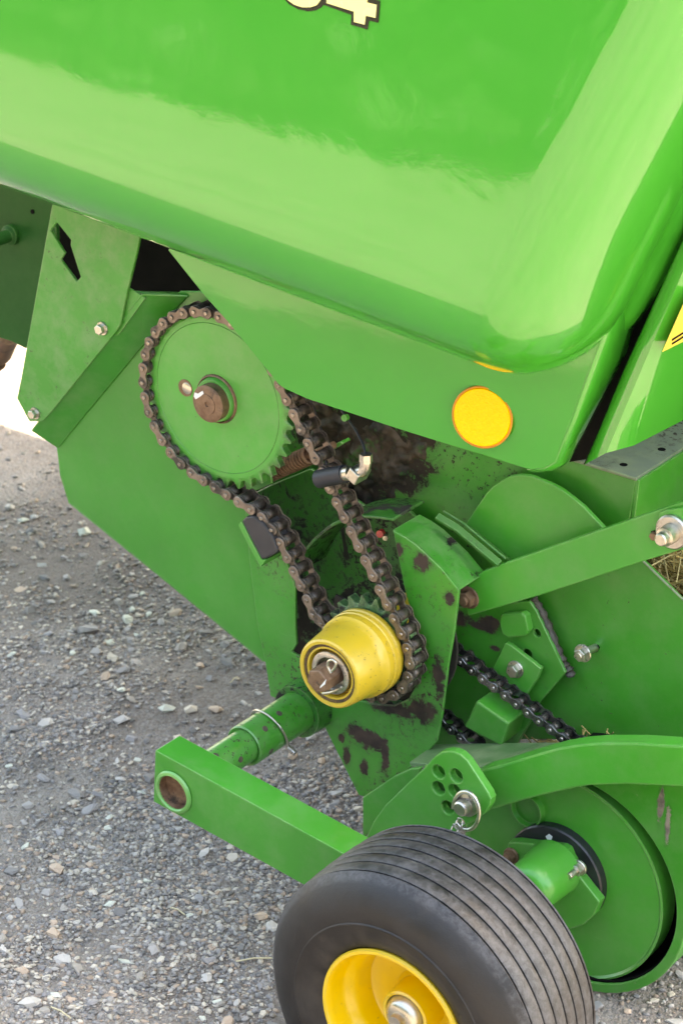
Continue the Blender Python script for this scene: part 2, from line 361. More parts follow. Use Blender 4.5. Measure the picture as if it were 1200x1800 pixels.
STONE_COLS = [(0.30, 0.272, 0.25), (0.205, 0.19, 0.18), (0.47, 0.405, 0.325), (0.275, 0.24, 0.205), (0.56, 0.49, 0.40), (0.40, 0.29, 0.21), (0.14, 0.131, 0.126), (0.41, 0.375, 0.34), (0.23, 0.215, 0.212)]
def stone_mat(name, attr):
    k = NT(name); v = k.coord()
    if attr:
        a = k.n('ShaderNodeVertexColor'); a.layer_name = 'tint'; c = a.outputs['Color']
    else:
        oi = k.n('ShaderNodeObjectInfo'); r = k.n('ShaderNodeValToRGB'); k.l(oi.outputs['Random'], r.inputs[0])
        r.color_ramp.interpolation = 'CONSTANT'; e = r.color_ramp.elements
        LC = [tuple(min(0.62, x * 1.3) for x in t_) for t_ in STONE_COLS]; e[0].color = LC[0] + (1,); e[1].position = 1 / 9; e[1].color = LC[1] + (1,)
        for i in range(2, 9): q = e.new(i / 9); q.color = LC[i] + (1,)
        c = r.outputs[0]
    n = k.noise(v, 110 if not attr else 300, 5, 0.7)
    k.l(k.mix(k.rng(n, 0.4, 0.75, 0, 0.45), c, (0.34, 0.315, 0.28, 1)), k.b.inputs['Base Color'])
    k.b.inputs['Roughness'].default_value = 0.85; k.bump(n, 0.5, 0.002); return k.m
def hull_stone(seed, flat):
    r = random.Random(seed); bm = bmesh.new()
    for i in range(15):
        d = Vector((r.gauss(0, 1), r.gauss(0, 1), r.gauss(0, 1))).normalized() * r.uniform(0.82, 1.0)
        bm.verts.new((d.x, d.y * r.uniform(0.75, 0.85), d.z * flat))
    bmesh.ops.convex_hull(bm, input=bm.verts[:])
    for q in [q for q in bm.verts if not q.link_faces]: bm.verts.remove(q)
    bmesh.ops.triangulate(bm, faces=bm.faces[:])
    return bm_done(bm, 'stone')
protos = [hull_stone(i, random.uniform(0.45, 0.75)) for i in range(10)]
VIS = [(-80, 720), (60, 760), (105, 800), (120, 885), (460, 1165), (475, 1230), (640, 1290), (650, 1400), (640, 1480), (520, 1560), (480, 1700), (490, 1840), (-80, 1840)]
def inside(x, y, poly):
    c = False; n = len(poly)
    for i in range(n):
        (x1, y1), (x2, y2) = poly[i], poly[i - 1]
        if (y1 > y) != (y2 > y) and x < (x2 - x1) * (y - y1) / (y2 - y1) + x1: c = not c
    return c
smat = stone_mat('loose stone', False)
for m_ in protos: m_.materials.append(smat)
spots = []; cnt = 0
while cnt < 290:
    x, y = random.uniform(-20, 650), random.uniform(740, 1810)
    if cnt >= 275: x, y = random.uniform(1045, 1200), random.uniform(1700, 1810)
    elif not inside(x, y, VIS): continue
    s = 0.0068 + 0.0105 * random.random() ** 1.9
    if random.random() < 0.10: s *= 1.35
    p = G(x, y)
    if any((p.x - q[0]) ** 2 + (p.y - q[1]) ** 2 < (s + q[2]) ** 2 for q in spots): continue
    spots.append((p.x, p.y, s)); cnt += 1
    o = bpy.data.objects.new('stone', random.choice(protos)); col.objects.link(o); o.parent = ground
    o.location = (p.x, p.y, gz(p.x, p.y) + s * 0.18); o.rotation_euler = (random.uniform(-.3, .3), random.uniform(-.3, .3), random.uniform(0, 6.28))
    o.scale = (s * random.uniform(0.9, 1.25), s * random.uniform(0.8, 1.1), s * random.uniform(0.8, 1.1))
# the uncounted small gravel between them: one merged part of the ground
def small_gravel(n_vis, n_rest):
    V, Fc, Cc = [], [], []; off = 0
    pv = []
    for m_ in protos:
        a = np.zeros(len(m_.vertices) * 3); m_.vertices.foreach_get('co', a)
        t = np.zeros(len(m_.polygons) * 3, dtype=np.int64); m_.polygons.foreach_get('vertices', t)
        pv.append((a.reshape(-1, 3), t.reshape(-1, 3)))
    cols = np.array(STONE_COLS)
    k = 0
    while k < n_vis + n_rest:
        if k < n_vis:
            x, y = random.uniform(-90, 660), random.uniform(715, 1850)
            if not inside(x, y, VIS): continue
        else:
            x, y = random.uniform(-150, 1350), random.uniform(1000, 1950)
        p = G(x, y); dens = mnoise.noise(Vector((p.x * 2.3, p.y * 2.3, 9.1))) + 0.6 * mnoise.noise(Vector((p.x * 7, p.y * 7, 2.1)))
        if random.random() > 0.50 + 1.1 * dens: continue
        s = 0.0014 + 0.0056 * random.random() ** 2.3
        a, t = pv[random.randrange(10)]; an = random.uniform(0, 6.28); ca, sa = math.cos(an), math.sin(an)
        q = a * (s * random.uniform(.8, 1.3), s * random.uniform(.7, 1.1), s * random.uniform(.7, 1.1))
        q = np.c_[q[:, 0] * ca - q[:, 1] * sa + p.x, q[:, 0] * sa + q[:, 1] * ca + p.y, q[:, 2] + gz(p.x, p.y) + s * random.uniform(-0.1, 0.35)]
        V.append(q); Fc.append(t + off); off += len(q)
        Cc.append(np.repeat((cols[random.randrange(9)] * random.uniform(.7, 1.1))[None], len(t) * 3, 0)); k += 1
    V = np.concatenate(V); Fc = np.concatenate(Fc); Cc = np.concatenate(Cc)
    me = bpy.data.meshes.new('gravel'); me.vertices.add(len(V)); me.vertices.foreach_set('co', V.ravel())
    me.loops.add(len(Fc) * 3); me.loops.foreach_set('vertex_index', Fc.ravel())
    me.polygons.add(len(Fc)); me.polygons.foreach_set('loop_start', np.arange(len(Fc)) * 3); me.update(calc_edges=True)
    ca = me.color_attributes.new('tint', 'FLOAT_COLOR', 'CORNER'); ca.data.foreach_set('color', np.c_[Cc, np.ones(len(Cc))].astype(np.float32).ravel())
    o = link('gravel', me, stone_mat('small gravel', True), ground); o['kind'] = 'stuff'
small_gravel(29000, 7000)

# the belt of dark trees across the yard, seen only mirrored in the hood
def tree_belt():
    r = np.random.default_rng(3); n = 95000
    x = r.uniform(-26, 22, n); top = 6.0 + 1.2 * np.sin(x * 0.9) + 0.8 * np.sin(x * 2.3 + 1)
    z = top * r.uniform(0, 1, n) ** 0.8; dep = 1.6 * np.sqrt(np.clip(1 - (z / top) ** 2, 0.02, 1))
    y = -11.5 + dep * r.uniform(-1, 1, n) + 0.4 * np.sin(x * 3 + z * 2) + 0.035 * np.clip(x - 4, 0, None) ** 2
    keep = ~(((x > 5) & (x < 7.5)) | ((x > 11) & (x < 15))) | (z < 0.8)
    x, y, z = x[keep], y[keep], z[keep]; n = len(x)
    c = np.c_[x, y, z]; u = r.normal(size=(n, 3)); u /= np.linalg.norm(u, axis=1)[:, None]; v = np.cross(u, r.normal(size=(n, 3))); v /= np.linalg.norm(v, axis=1)[:, None]
    s = r.uniform(0.10, 0.24, (n, 1)); V = np.stack([c - u * s, c - v * s * .6, c + u * s, c + v * s * .6], 1).reshape(-1, 3)
    me = bpy.data.meshes.new('tree_belt'); me.vertices.add(4 * n); me.vertices.foreach_set('co', V.ravel()); me.loops.add(4 * n); me.loops.foreach_set('vertex_index', np.arange(4 * n))
    me.polygons.add(n); me.polygons.foreach_set('loop_start', np.arange(n) * 4); me.update(calc_edges=True)
    o = link('tree_belt', me, plain('dark leaves', (0.035, 0.065, 0.020), 0.6, var=0.4, scale=2)); o['kind'] = 'stuff'; o['label'] = 'belt of dark leafy trees across the yard'
tree_belt()

# ------------------------------------------------------------------ the baler
baler = empty('baler', (0, 0, 0))
baler['label'] = 'green round baler with open chain drive, glossy hood and small yellow-rimmed gauge wheel'
baler['category'] = 'baler'
B = baler

# body behind the hood (above and behind the frame; it shades the yard in front)
def box(name, x0, x1, y0, y1, z0, z1, mat, parent, bevel=0.01):
    bm = bmesh.new()
    v = [bm.verts.new((x, y, z)) for x in (x0, x1) for y in (y0, y1) for z in (z0, z1)]
    for f in ((0, 1, 3, 2), (4, 6, 7, 5), (0, 4, 5, 1), (2, 3, 7, 6), (0, 2, 6, 4), (1, 5, 7, 3)): bm.faces.new([v[i] for i in f])
    return link(name, bm_done(bm, name), mat, parent, bevel=bevel)
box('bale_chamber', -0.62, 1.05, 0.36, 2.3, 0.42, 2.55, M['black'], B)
box('front_shade_box', -1.75, -0.65, 0.25, 1.40, 0.80, 2.3, M['green'], B)  # unseen body box, added and sized to shade the ground at left

# ---- hood: pillowed front face, rounded under at the belly and round the end corner
HY0, HD, HRB, HRR = -0.24, 0.17, 0.145, 0.095
L0, L1 = P(0, 338, -0.14), P(850, 660, -0.14)
e1 = (L1 - L0); e1.y = 0; e1.normalize()
Rr0, Rr1 = P(1052, 600, -0.08), P(1119, 454, -0.08)
e2 = (Rr1 - Rr0); e2.y = 0; e2.normalize()
den = e1.x * e2.z - e1.z * e2.x; dd = Rr0 - L0
tt = (dd.x * e2.z - dd.z * e2.x) / den
KC = L0 + e1 * tt; KC.y = 0
def hood_pt(u, v, q):
    p = KC - e1 * u + e2 * v
    lean = max(0.0, v - 0.13)
    y = HY0 + HD * (1 - math.sqrt(max(0.0, 1 - q * q))) + 0.13 * lean * lean / (lean + 0.10)
    return Vector((p.x, y, p.z))
def hood_uv(x, z):
    dx, dz = x - KC.x, z - KC.z
    u = -(dx * e2.z - dz * e2.x) / den; v = (e1.x * dz - e1.z * dx) / den
    return u, v
def hood_y(x, z):
    u, v = hood_uv(x, z); a = max(0, 1 - u / HRR); b = max(0, 1 - v / HRB); q = min(1, (a ** 3 + b ** 3) ** (1 / 3)); return hood_pt(u, v, q).y
def hood_hit(px, py, off=0.0015):
    y = HY0
    for _ in range(25):
        p = P(px, py, y); y = hood_y(p.x, p.z)
    p = P(px, py, y); p.y -= off; return p
NS = 22
su = [math.sin(math.pi / 2 * (1 - i / NS)) for i in range(NS)] + [0.0]      # 1 .. 0 normalised rounding
us = [('r', s) for s in su] + [('f', HRR + 0.03 * i ** 1.35) for i in range(1, 26)]
vs_ = [('r', s) for s in su] + [('f', HRB + 0.03 * i ** 1.25) for i in range(1, 22)]
bm = bmesh.new(); gridv = []
for kv, b in vs_:
    row = []
    for ku, a in us:
        s = a if ku == 'r' else 0.0; t = b if kv == 'r' else 0.0
        mx_ = max(s, t); pn_ = (s ** 3 + t ** 3) ** (1 / 3) if mx_ > 0 else 1.0; xs_ = s * mx_ / pn_; yt_ = t * mx_ / pn_
        u = HRR * (1 - xs_) if ku == 'r' else a; v = HRB * (1 - yt_) if kv == 'r' else b
        q = mx_
        row.append(bm.verts.new(hood_pt(u, v, min(1, q))))
    gridv.append(row)
for j in range(len(vs_) - 1):
    for i in range(len(us) - 1): bm.faces.new((gridv[j][i], gridv[j][i + 1], gridv[j + 1][i + 1], gridv[j + 1][i]))
# returns: the belly runs back underneath, the end face runs back to the gap
border_b = gridv[0][::-1]; border_r = [r[0] for r in gridv]
nb = [bm.verts.new(v.co + Vector((0, 0.10, 0.004))) for v in border_b]
for i in range(len(border_b) - 1): bm.faces.new((border_b[i], border_b[i + 1], nb[i + 1], nb[i]))
prev = border_r; 
for (dx, dy) in ((0.0, 0.022), (-0.004, 0.034), (-0.0055, 0.044), (-0.001, 0.053), (0.004, 0.061), (0.006, 0.070), (0.006, 0.086)):
    cur = [bm.verts.new(v.co + Vector((dx, dy, 0))) for v in border_r]
    for i in range(len(cur) - 1): bm.faces.new((prev[i], prev[i + 1], cur[i + 1], cur[i]))
    prev = cur
hood = link('hood', bm_done(bm, 'hood'), M['hood'], B, smooth=60)
hood.modifiers.new('solid', 'SOLIDIFY').thickness = 0.004; hood.modifiers['solid'].offset = -1
def hood_decal(name, px, mat, off, parent):
    from mathutils.geometry import tessellate_polygon
    bm = bmesh.new(); vv_ = [bm.verts.new(hood_hit(x, y, off)) for x, y in px]
    for tri in tessellate_polygon([[Vector((x, y, 0)) for x, y in px]]): bm.faces.new([vv_[i] for i in tri])
    me = bm_done(bm, name); o = link(name, me, mat, parent); return o
hood_decal('numeral_outline', [(566, 7), (618, 26), (617, 43), (647, 52), (649, 36), (666, 40), (669, 2), (654, -3), (664, -85), (625, -92), (566, -25)], M['decal_black'], 0.0008, hood)
hood_decal('numeral', [(575, 5), (623, 20), (623, 38), (642, 43), (644, 27), (661, 31), (663, 8), (646, 4), (655, -75), (632, -80), (576, -20)], M['cream'], 0.0014, hood)
hood_decal('numeral_outline', [(498, -4), (508, 7), (524, 16), (542, 20), (556, 18), (566, 12), (573, 2), (575, -45), (496, -45)], M['decal_black'], 0.0005, hood)
hood_decal('numeral', [(507, 0), (518, 8), (532, 12.5), (546, 12.5), (557, 9), (564, 1), (567, -40), (503, -40)], M['cream'], 0.0011, hood)

# ---- lower shield under the hood with the round reflector
SH0 = P(851, 729, -0.055); SHN = Vector((0.10, -1, -0.106)).normalized()
SHP = lambda x, y: RP(x, y, SH0, SHN)
outl = [(296, 440), (360, 520), (400, 565), (440, 614), (475, 657), (488, 674), (500, 683), (537, 700), (600, 721), (700, 754), (754, 771), (850, 800), (900, 816), (929, 825), (955, 823), (975, 812), (1002, 740), (1030, 662), (1062, 575), (1085, 500), (900, 470), (560, 400), (330, 385)]
shield = sheet('lower_shield', [SHP(x, y) for x, y in outl], 0.004, M['hood'], B, vec=-SHN, bevel=0.0006)
A = [SHP(x, y) for x, y in ((925, 826), (955, 824), (975, 812), (1002, 740), (1030, 662), (1062, 575), (1085, 500))]
Bq = PX([(985, 822), (995, 815), (1003, 806), (1054, 712), (1100, 621), (1120, 548), (1122, 490)], 0.02)
bm = bmesh.new(); rows = []
for s in range(9):
    t = s / 8; row = []
    for a, b in zip(A, Bq):
        kx_ = max(0.012, (b.x - a.x) * 0.85); c = a + Vector((kx_, 0.1 * kx_, 0.0)); c.z += (b.z - a.z) * 0.3
        row.append(bm.verts.new(a * (1 - t) ** 2 + c * 2 * t * (1 - t) + b * t * t))
    rows.append(row)
for r0, r1 in zip(rows, rows[1:]):
    for i in range(len(r0) - 1): bm.faces.new((r0[i], r0[i + 1], r1[i + 1], r1[i]))
ret = link('shield_return', bm_done(bm, 'shield_return'), M['hood'], shield, smooth=179)
ret.modifiers.new('solid', 'SOLIDIFY').thickness = 0.003
# reflector
def disc_on(name, p, n, r, h, mat, parent, seg=40):
    bm = bmesh.new(); n = n.normalized(); u = n.orthogonal().normalized(); v = n.cross(u)
    prof = [(0.0, r), (h * 0.6, r), (h, r * 0.95), (h * 1.04, 0)]
    rings = []
    for hh, rr in prof: rings.append([bm.verts.new(p + n * hh + (u * math.cos(2 * math.pi * i / seg) + v * math.sin(2 * math.pi * i / seg)) * rr) for i in range(seg)] if rr else [bm.verts.new(p + n * hh)])
    for X, Y in zip(rings, rings[1:]):
        for i in range(seg):
            j = (i + 1) % seg
            if len(Y) == 1: bm.faces.new((X[i], X[j], Y[0]))
            else: bm.faces.new((X[i], X[j], Y[j], Y[i]))
    return link(name, bm_done(bm, name), mat, parent, smooth=40)
RN = Vector((0.22, -1, 0.10)); rp_ = SHP(851, 730) + SHN * 0.003
refl = disc_on('reflector', rp_, RN, 0.0380, 0.0065, M['orange'], shield); refl['label'] = 'round orange reflector'
un = RN.normalized(); uu = un.orthogonal().normalized(); vv = un.cross(uu)
tube('reflector_rim', [rp_ + un * 0.004 + (uu * math.cos(a) + vv * math.sin(a)) * 0.0384 for a in np.linspace(0, 2 * math.pi, 49)], 0.0016, M['orange_rim'], shield, 8)

# ---- rear door beyond the black gap
strip('gap_shade', PX([(1000, 812), (1060, 690), (1260, 260)], 0.075), PX([(1034, 806), (1100, 690), (1320, 260)], 0.075), 0.004, M['black'], B)  # black strip that paints the darkness inside the gap
DA0, DC0 = P(1065, 796, -0.02), P(1232, 400, -0.02)
lefte = PX([(1032, 814), (1060, 750), (1103, 644), (1222, 392)], 0.035)
ridge = [DA0 + (DC0 - DA0) * t for t in (0.0, 0.1, 0.38, 1.08)]
bm = bmesh.new(); rows = []
for s in range(7):
    t = s / 6; rows.append([bm.verts.new(a * (1 - t) ** 2 + (Vector((a.x * .75 + b.x * .25, b.y - 0.004, a.z * .7 + b.z * .3))) * 2 * t * (1 - t) + b * t * t) for a, b in zip(lefte, ridge)])
for k in (0.01, 0.04, 0.35, 0.8):
    rows.append([bm.verts.new(b + Vector((0.08 * k + 0.012 * min(1, k * 30), 1.0 * k, 0))) for b in ridge])
for r0, r1 in zip(rows, rows[1:]):
    for i in range(len(r0) - 1): bm.faces.new((r0[i], r0[i + 1], r1[i + 1], r1[i]))
door = link('rear_door', bm_done(bm, 'rear_door'), M['hood'], B, smooth=60)
fN = Vector((1, -0.08, 0)); fN = (ridge[3] - ridge[0]).cross(Vector((0.08, 1, 0))).normalized()
if fN.x < 0: fN = -fN
fP = ridge[0] + Vector((0.0125, 0, 0)) + fN * 0.0015
stk = [RP(x, y, fP, fN) for x, y in ((1163, 618), (1206, 520), (1260, 500), (1260, 570))]
sheet('warning_sticker', stk, 0.0006, M['sticker'], door, bevel=0, vec=fN)
for k in range(2):
    y0 = 594 + 7 * k
    a, b, c, d = [RP(x, y, fP + fN * 0.0012, fN) for x, y in ((1180, y0 + 2), (1215, y0 - 20), (1215, y0 - 17), (1180, y0 + 5))]
    sheet('sticker_line', [a, b, c, d], 0.0004, M['decal_black'], door, bevel=0, vec=fN)

# ---- left group: far plate, slotted bracket plate, bent flange, big side panel
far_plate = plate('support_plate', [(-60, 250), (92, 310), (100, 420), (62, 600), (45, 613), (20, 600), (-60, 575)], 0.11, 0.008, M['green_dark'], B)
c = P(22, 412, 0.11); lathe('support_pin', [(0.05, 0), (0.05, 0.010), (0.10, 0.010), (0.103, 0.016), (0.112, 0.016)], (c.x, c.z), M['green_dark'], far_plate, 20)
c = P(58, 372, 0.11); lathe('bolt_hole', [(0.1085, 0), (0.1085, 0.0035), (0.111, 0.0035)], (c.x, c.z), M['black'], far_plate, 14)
tube('cross_shaft', [P(-30, 640, 0.30), P(2, 620, 0.30), P(16, 585, 0.2)], 0.020, M['rust'], B, 16)
tube('cross_shaft', [P(-40, 668, 0.32), P(0, 638, 0.30)], 0.012, M['rust'], B, 12)
slot = PX([(100, 391), (125, 422), (124, 431), (142, 487), (135, 495), (107, 457), (114, 445), (89, 405)], -0.005)
bracket = plate('bracket_plate', [(97, 330), (170, 352), (252, 385), (240, 447), (222, 520), (212, 570), (205, 582), (90, 725), (75, 741), (52, 741), (30, 700), (37, 665), (47, 610)], -0.005, 0.005, M['green_dusty'], B, holes=[slot])
bolt(181, 577, -0.005, 0.0075, M['zinc'], bracket); bolt(63, 726, -0.005, 0.0070, M['zinc'], bracket)
strip('bent_flange', [P(250, 516, 0.001), P(198, 584, 0.001), P(82, 722, 0.001), P(56, 756, 0.001)], [P(330, 520, 0.036), P(250, 608, 0.036), P(150, 728, 0.036), P(102, 787, 0.036)], 0.003, M['green'], B)
plate('flange_tab', [(226, 505), (256, 524), (208, 590), (196, 590), (214, 565)], 0.001, 0.003, M['green_dusty'], B)
strip('flange_lip', [P(228, 512, 0.001), P(330, 522, 0.036)], [P(238, 514, 0.07), P(336, 516, 0.09)], 0.003, M['green'], B)
side_panel = plate('side_panel', [(316, 512), (352, 512), (400, 540), (440, 700), (470, 800), (478, 850), (430, 872), (440, 985), (457, 1090), (470, 1168), (464, 1163), (290, 1020), (122, 884), (107, 835), (99, 783), (138, 716), (234, 600)], 0.038, 0.004, green('side panel paint', dust=0.1, rough=0.38, speck=0.1), B)
strip('panel_edge', PX([(102, 788), (107, 835), (122, 884), (290, 1020), (464, 1163)], 0.042), PX([(102, 788), (107, 835), (122, 884), (290, 1020), (464, 1163)], 0.050), 0.002, M['green'], side_panel)

# ---- inner walls behind the chain
inner = plate('inner_wall', [(440, 870), (479, 851), (545, 824), (600, 860), (640, 890), (720, 900), (820, 1000), (800, 1250), (700, 1300), (520, 1200), (500, 1000), (440, 960)], 0.133, 0.006, M['green_dirty'], B)
uw_sp = spots_px([(650, 760, 95, 55), (690, 800, 70, 60), (735, 775, 35, 25), (640, 860, 75, 38), (560, 750, 60, 80), (700, 850, 35, 25)], 0.16)
uw = P(1117, 846, 0.16)
upper = plate('upper_wall', [(470, 660), (760, 740), (1000, 807), (1117, 845), (1106, 912), (1090, 1010), (900, 1060), (560, 960), (470, 850)], 0.16, 0.006, green('upper wall paint', dust=0.15, spots=uw_sp, spotcol=(0.030, 0.020, 0.014, 1), speck=0.55), B)
# rear frame box: side face and worn top run into the depth from the corner
c0 = P(1117, 845, 0.158); c1 = P(1105, 915, 0.158)
dv = Vector((0.0, 0.5, 0.0))
sheet('frame_side', [c0 + Vector((.003, .003, 0)), c0 + dv + Vector((.003, 0, 0)), c1 + dv + Vector((0.003, 0, 0)), c1 + Vector((.003, .003, -0.05))], 0.006, M['green_clean_lit'], B, vec=(-1, 0, 0))
tl = P(990, 806, 0.158)
sheet('frame_top', [c0 + Vector((0, 0, 0.004)), c0 + dv + Vector((0, 0, .004)), tl + dv + Vector((0, 0, .004)), tl + Vector((0, 0, .004))], 0.005, M['grey_worn'], B, vec=(0, 0, -1))
for (x, y) in ((1095, 817), (1162, 790)):
    p = G(x, y, c0.z + 0.0045)
    disc_on('bolt_hole', p, Vector((0, 0, 1)), 0.0055, 0.0006, M['black'], B, 16)
# dark hollow between sprocket and upper wall
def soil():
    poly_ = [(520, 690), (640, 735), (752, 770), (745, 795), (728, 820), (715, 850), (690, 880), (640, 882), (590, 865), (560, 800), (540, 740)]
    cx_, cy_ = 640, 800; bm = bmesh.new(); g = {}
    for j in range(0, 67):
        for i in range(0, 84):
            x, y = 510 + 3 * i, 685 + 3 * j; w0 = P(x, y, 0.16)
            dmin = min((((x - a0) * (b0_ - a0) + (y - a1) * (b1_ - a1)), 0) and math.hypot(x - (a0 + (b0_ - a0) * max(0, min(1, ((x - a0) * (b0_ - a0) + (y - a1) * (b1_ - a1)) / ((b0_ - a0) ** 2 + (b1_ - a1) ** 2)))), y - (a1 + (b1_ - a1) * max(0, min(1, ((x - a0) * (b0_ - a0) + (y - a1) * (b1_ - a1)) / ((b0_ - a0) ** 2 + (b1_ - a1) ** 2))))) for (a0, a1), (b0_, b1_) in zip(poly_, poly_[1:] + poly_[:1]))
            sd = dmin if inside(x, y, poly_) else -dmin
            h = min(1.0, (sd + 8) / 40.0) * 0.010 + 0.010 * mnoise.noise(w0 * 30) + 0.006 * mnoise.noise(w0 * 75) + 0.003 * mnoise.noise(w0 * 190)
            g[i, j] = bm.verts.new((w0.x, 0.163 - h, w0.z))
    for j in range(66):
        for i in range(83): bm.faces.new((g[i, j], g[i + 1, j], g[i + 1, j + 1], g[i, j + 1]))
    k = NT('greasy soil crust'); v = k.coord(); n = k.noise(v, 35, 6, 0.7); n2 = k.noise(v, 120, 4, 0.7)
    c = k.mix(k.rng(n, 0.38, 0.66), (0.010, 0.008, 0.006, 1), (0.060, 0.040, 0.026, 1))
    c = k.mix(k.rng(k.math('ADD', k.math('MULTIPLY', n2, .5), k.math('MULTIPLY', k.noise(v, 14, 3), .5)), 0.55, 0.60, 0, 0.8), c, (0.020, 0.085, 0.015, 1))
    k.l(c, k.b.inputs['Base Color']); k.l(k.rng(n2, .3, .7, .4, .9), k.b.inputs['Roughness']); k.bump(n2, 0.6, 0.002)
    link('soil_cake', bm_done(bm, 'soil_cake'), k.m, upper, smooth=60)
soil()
plate('recess_back', [(60, 330), (215, 370), (400, 420), (440, 560), (500, 640), (780, 740), (700, 1000), (430, 1000), (330, 560), (205, 540), (60, 520)], 0.22, 0.004, M['black'], B)  # near-black sheet standing in for the shade inside the hollow

round_plate = plate('round_topped_plate', [(806, 938), (812, 929), (833, 898), (854, 867), (866, 855), (879, 846), (894, 838), (912, 835), (932, 837), (950, 844), (969, 852), (987, 862), (1006, 876), (1025, 892), (1062, 931), (1080, 960), (900, 1030), (870, 1000)], 0.130, 0.008, M['green_clean_lit'], B)
lower = plate('lower_wall', [(740, 1040), (830, 1040), (1127, 983), (1165, 1020), (1212, 1068), (1260, 1110), (1260, 1330), (1100, 1310), (1000, 1300), (740, 1300)], 0.150, 0.006, green('lower wall paint', dust=0.15, speck=0.2, spots=spots_px([(800, 1010, 60, 20)], .15)), B)
strip('wall_edge', PX([(1127, 984), (1165, 1021), (1260, 1111)], 0.148), PX([(1127, 984), (1165, 1021), (1260, 1111)], 0.165), 0.003, M['grey_worn'], lower)
link_bar = plate('link_bar', [(822, 1083), (816, 1050), (824, 1024), (848, 1004), (875, 994), (1062, 929), (1158, 896), (1290, 850), (1290, 938), (1129, 987), (950, 1046)], 0.085, 0.012, M['green_clean_lit'], B)
bolt(824, 1050, 0.085, 0.012, M['rust'], link_bar, stud=0.004, head=0.010)
tab = plate('bar_tab', [(1157, 902), (1168, 897), (1290, 880), (1290, 975), (1200, 968), (1160, 958), (1155, 950)], 0.078, 0.006, M['green_clean_lit'], link_bar)
c = P(1182, 934, 0.078); lathe('washer', [(0.072, 0.008), (0.072, 0.021), (0.074, 0.023), (0.079, 0.023)], (c.x, c.z), M['steel'], tab, 32)
lathe('pivot_bolt', [(0.045, 0), (0.045, 0.007), (0.0465, 0.0085), (0.055, 0.009), (0.056, 0.012), (0.066, 0.013), (0.073, 0.013)], (c.x, c.z), M['zinc'], tab, 28)
p = P(1150, 941, 0.0835); sheet('square_hole', PX([(1143, 934), (1155, 930), (1157, 946), (1146, 951)], 0.0842), 0.0005, M['black'], link_bar, bevel=0)
bolt(1150, 941, 0.084, 0.0055, M['rust'], link_bar, washer=False, head=0.006)

# rounded ribs above the bearing guard
GP = [(690, 933), (712, 945), (733, 960), (775, 1000), (806, 1038)]
gy = 0.03
guard_sp = spots_px([(645, 1300, 42, 24), (770, 1190, 12, 40), (742, 988, 15, 18), (700, 968, 8, 16), (600, 1297, 6, 8), (676, 1330, 10, 45), (790, 1050, 10, 14), (740, 1250, 30, 26), (690, 1245, 50, 16), (610, 1330, 8, 20), (640, 1350, 8, 18)], gy)
guard = plate('bearing_guard', [(690, 933), (712, 945), (733, 960), (775, 1000), (806, 1038), (798, 1108), (787, 1171), (777, 1254), (767, 1304), (733, 1342), (642, 1402), (630, 1398), (554, 1246), (521, 1243), (475, 1224), (466, 1165), (452, 1100), (438, 985), (430, 890), (446, 884), (490, 950), (519, 1033), (519, 1100), (521, 1133), (513, 1146), (526, 1154), (540, 1180), (585, 1222), (633, 1232), (662, 1238), (692, 1240), (717, 1229), (738, 1192), (741, 1150), (735, 1120), (725, 1088), (710, 1033), (700, 983)], gy, 0.005, green('bearing guard paint', dust=0.15, rough=0.36, spots=guard_sp, speck=0.7), B)
A = PX(GP, gy + 0.006); strip('guard_flange', A, [p + Vector((0.0, 0.062, 0.0)) for p in A], 0.004, green('guard flange paint', dust=0.55, rough=0.5, coat=0.1, dirt=0.42, speck=0.5, spotcol=(0.035, 0.024, 0.018, 1)), guard)
q = PX([(764, 912), (800, 934), (840, 968), (874, 996)], 0.08)
strip('guard_rib', q, [p + Vector((0.0, 0.010, 0.004)) for p in q], 0.005, M['rib'], B)
q3 = [p + Vector((0.001, 0.017, 0.006)) for p in q]; strip('rib_web', q3, [p + Vector((0.0, 0.04, -0.03)) for p in q3], 0.003, M['rib'], B)
# collar ring of the bearing housing
arc = PX([(516, 1010), (527, 984), (540, 963), (560, 942), (592, 919), (640, 909), (690, 914)], 0.045)
arc = catmull(arc, 4); strip('housing_collar', arc, [p + Vector((0, 0.075, 0)) for p in arc], 0.004, M['green_dirty'], B, smooth=60)
c = P(519, 1203, gy); lathe('bolt_hole', [(gy - 0.0006, 0), (gy - 0.0006, 0.0060), (gy + .001, 0.0062)], (c.x, c.z), M['black'], guard, 16)

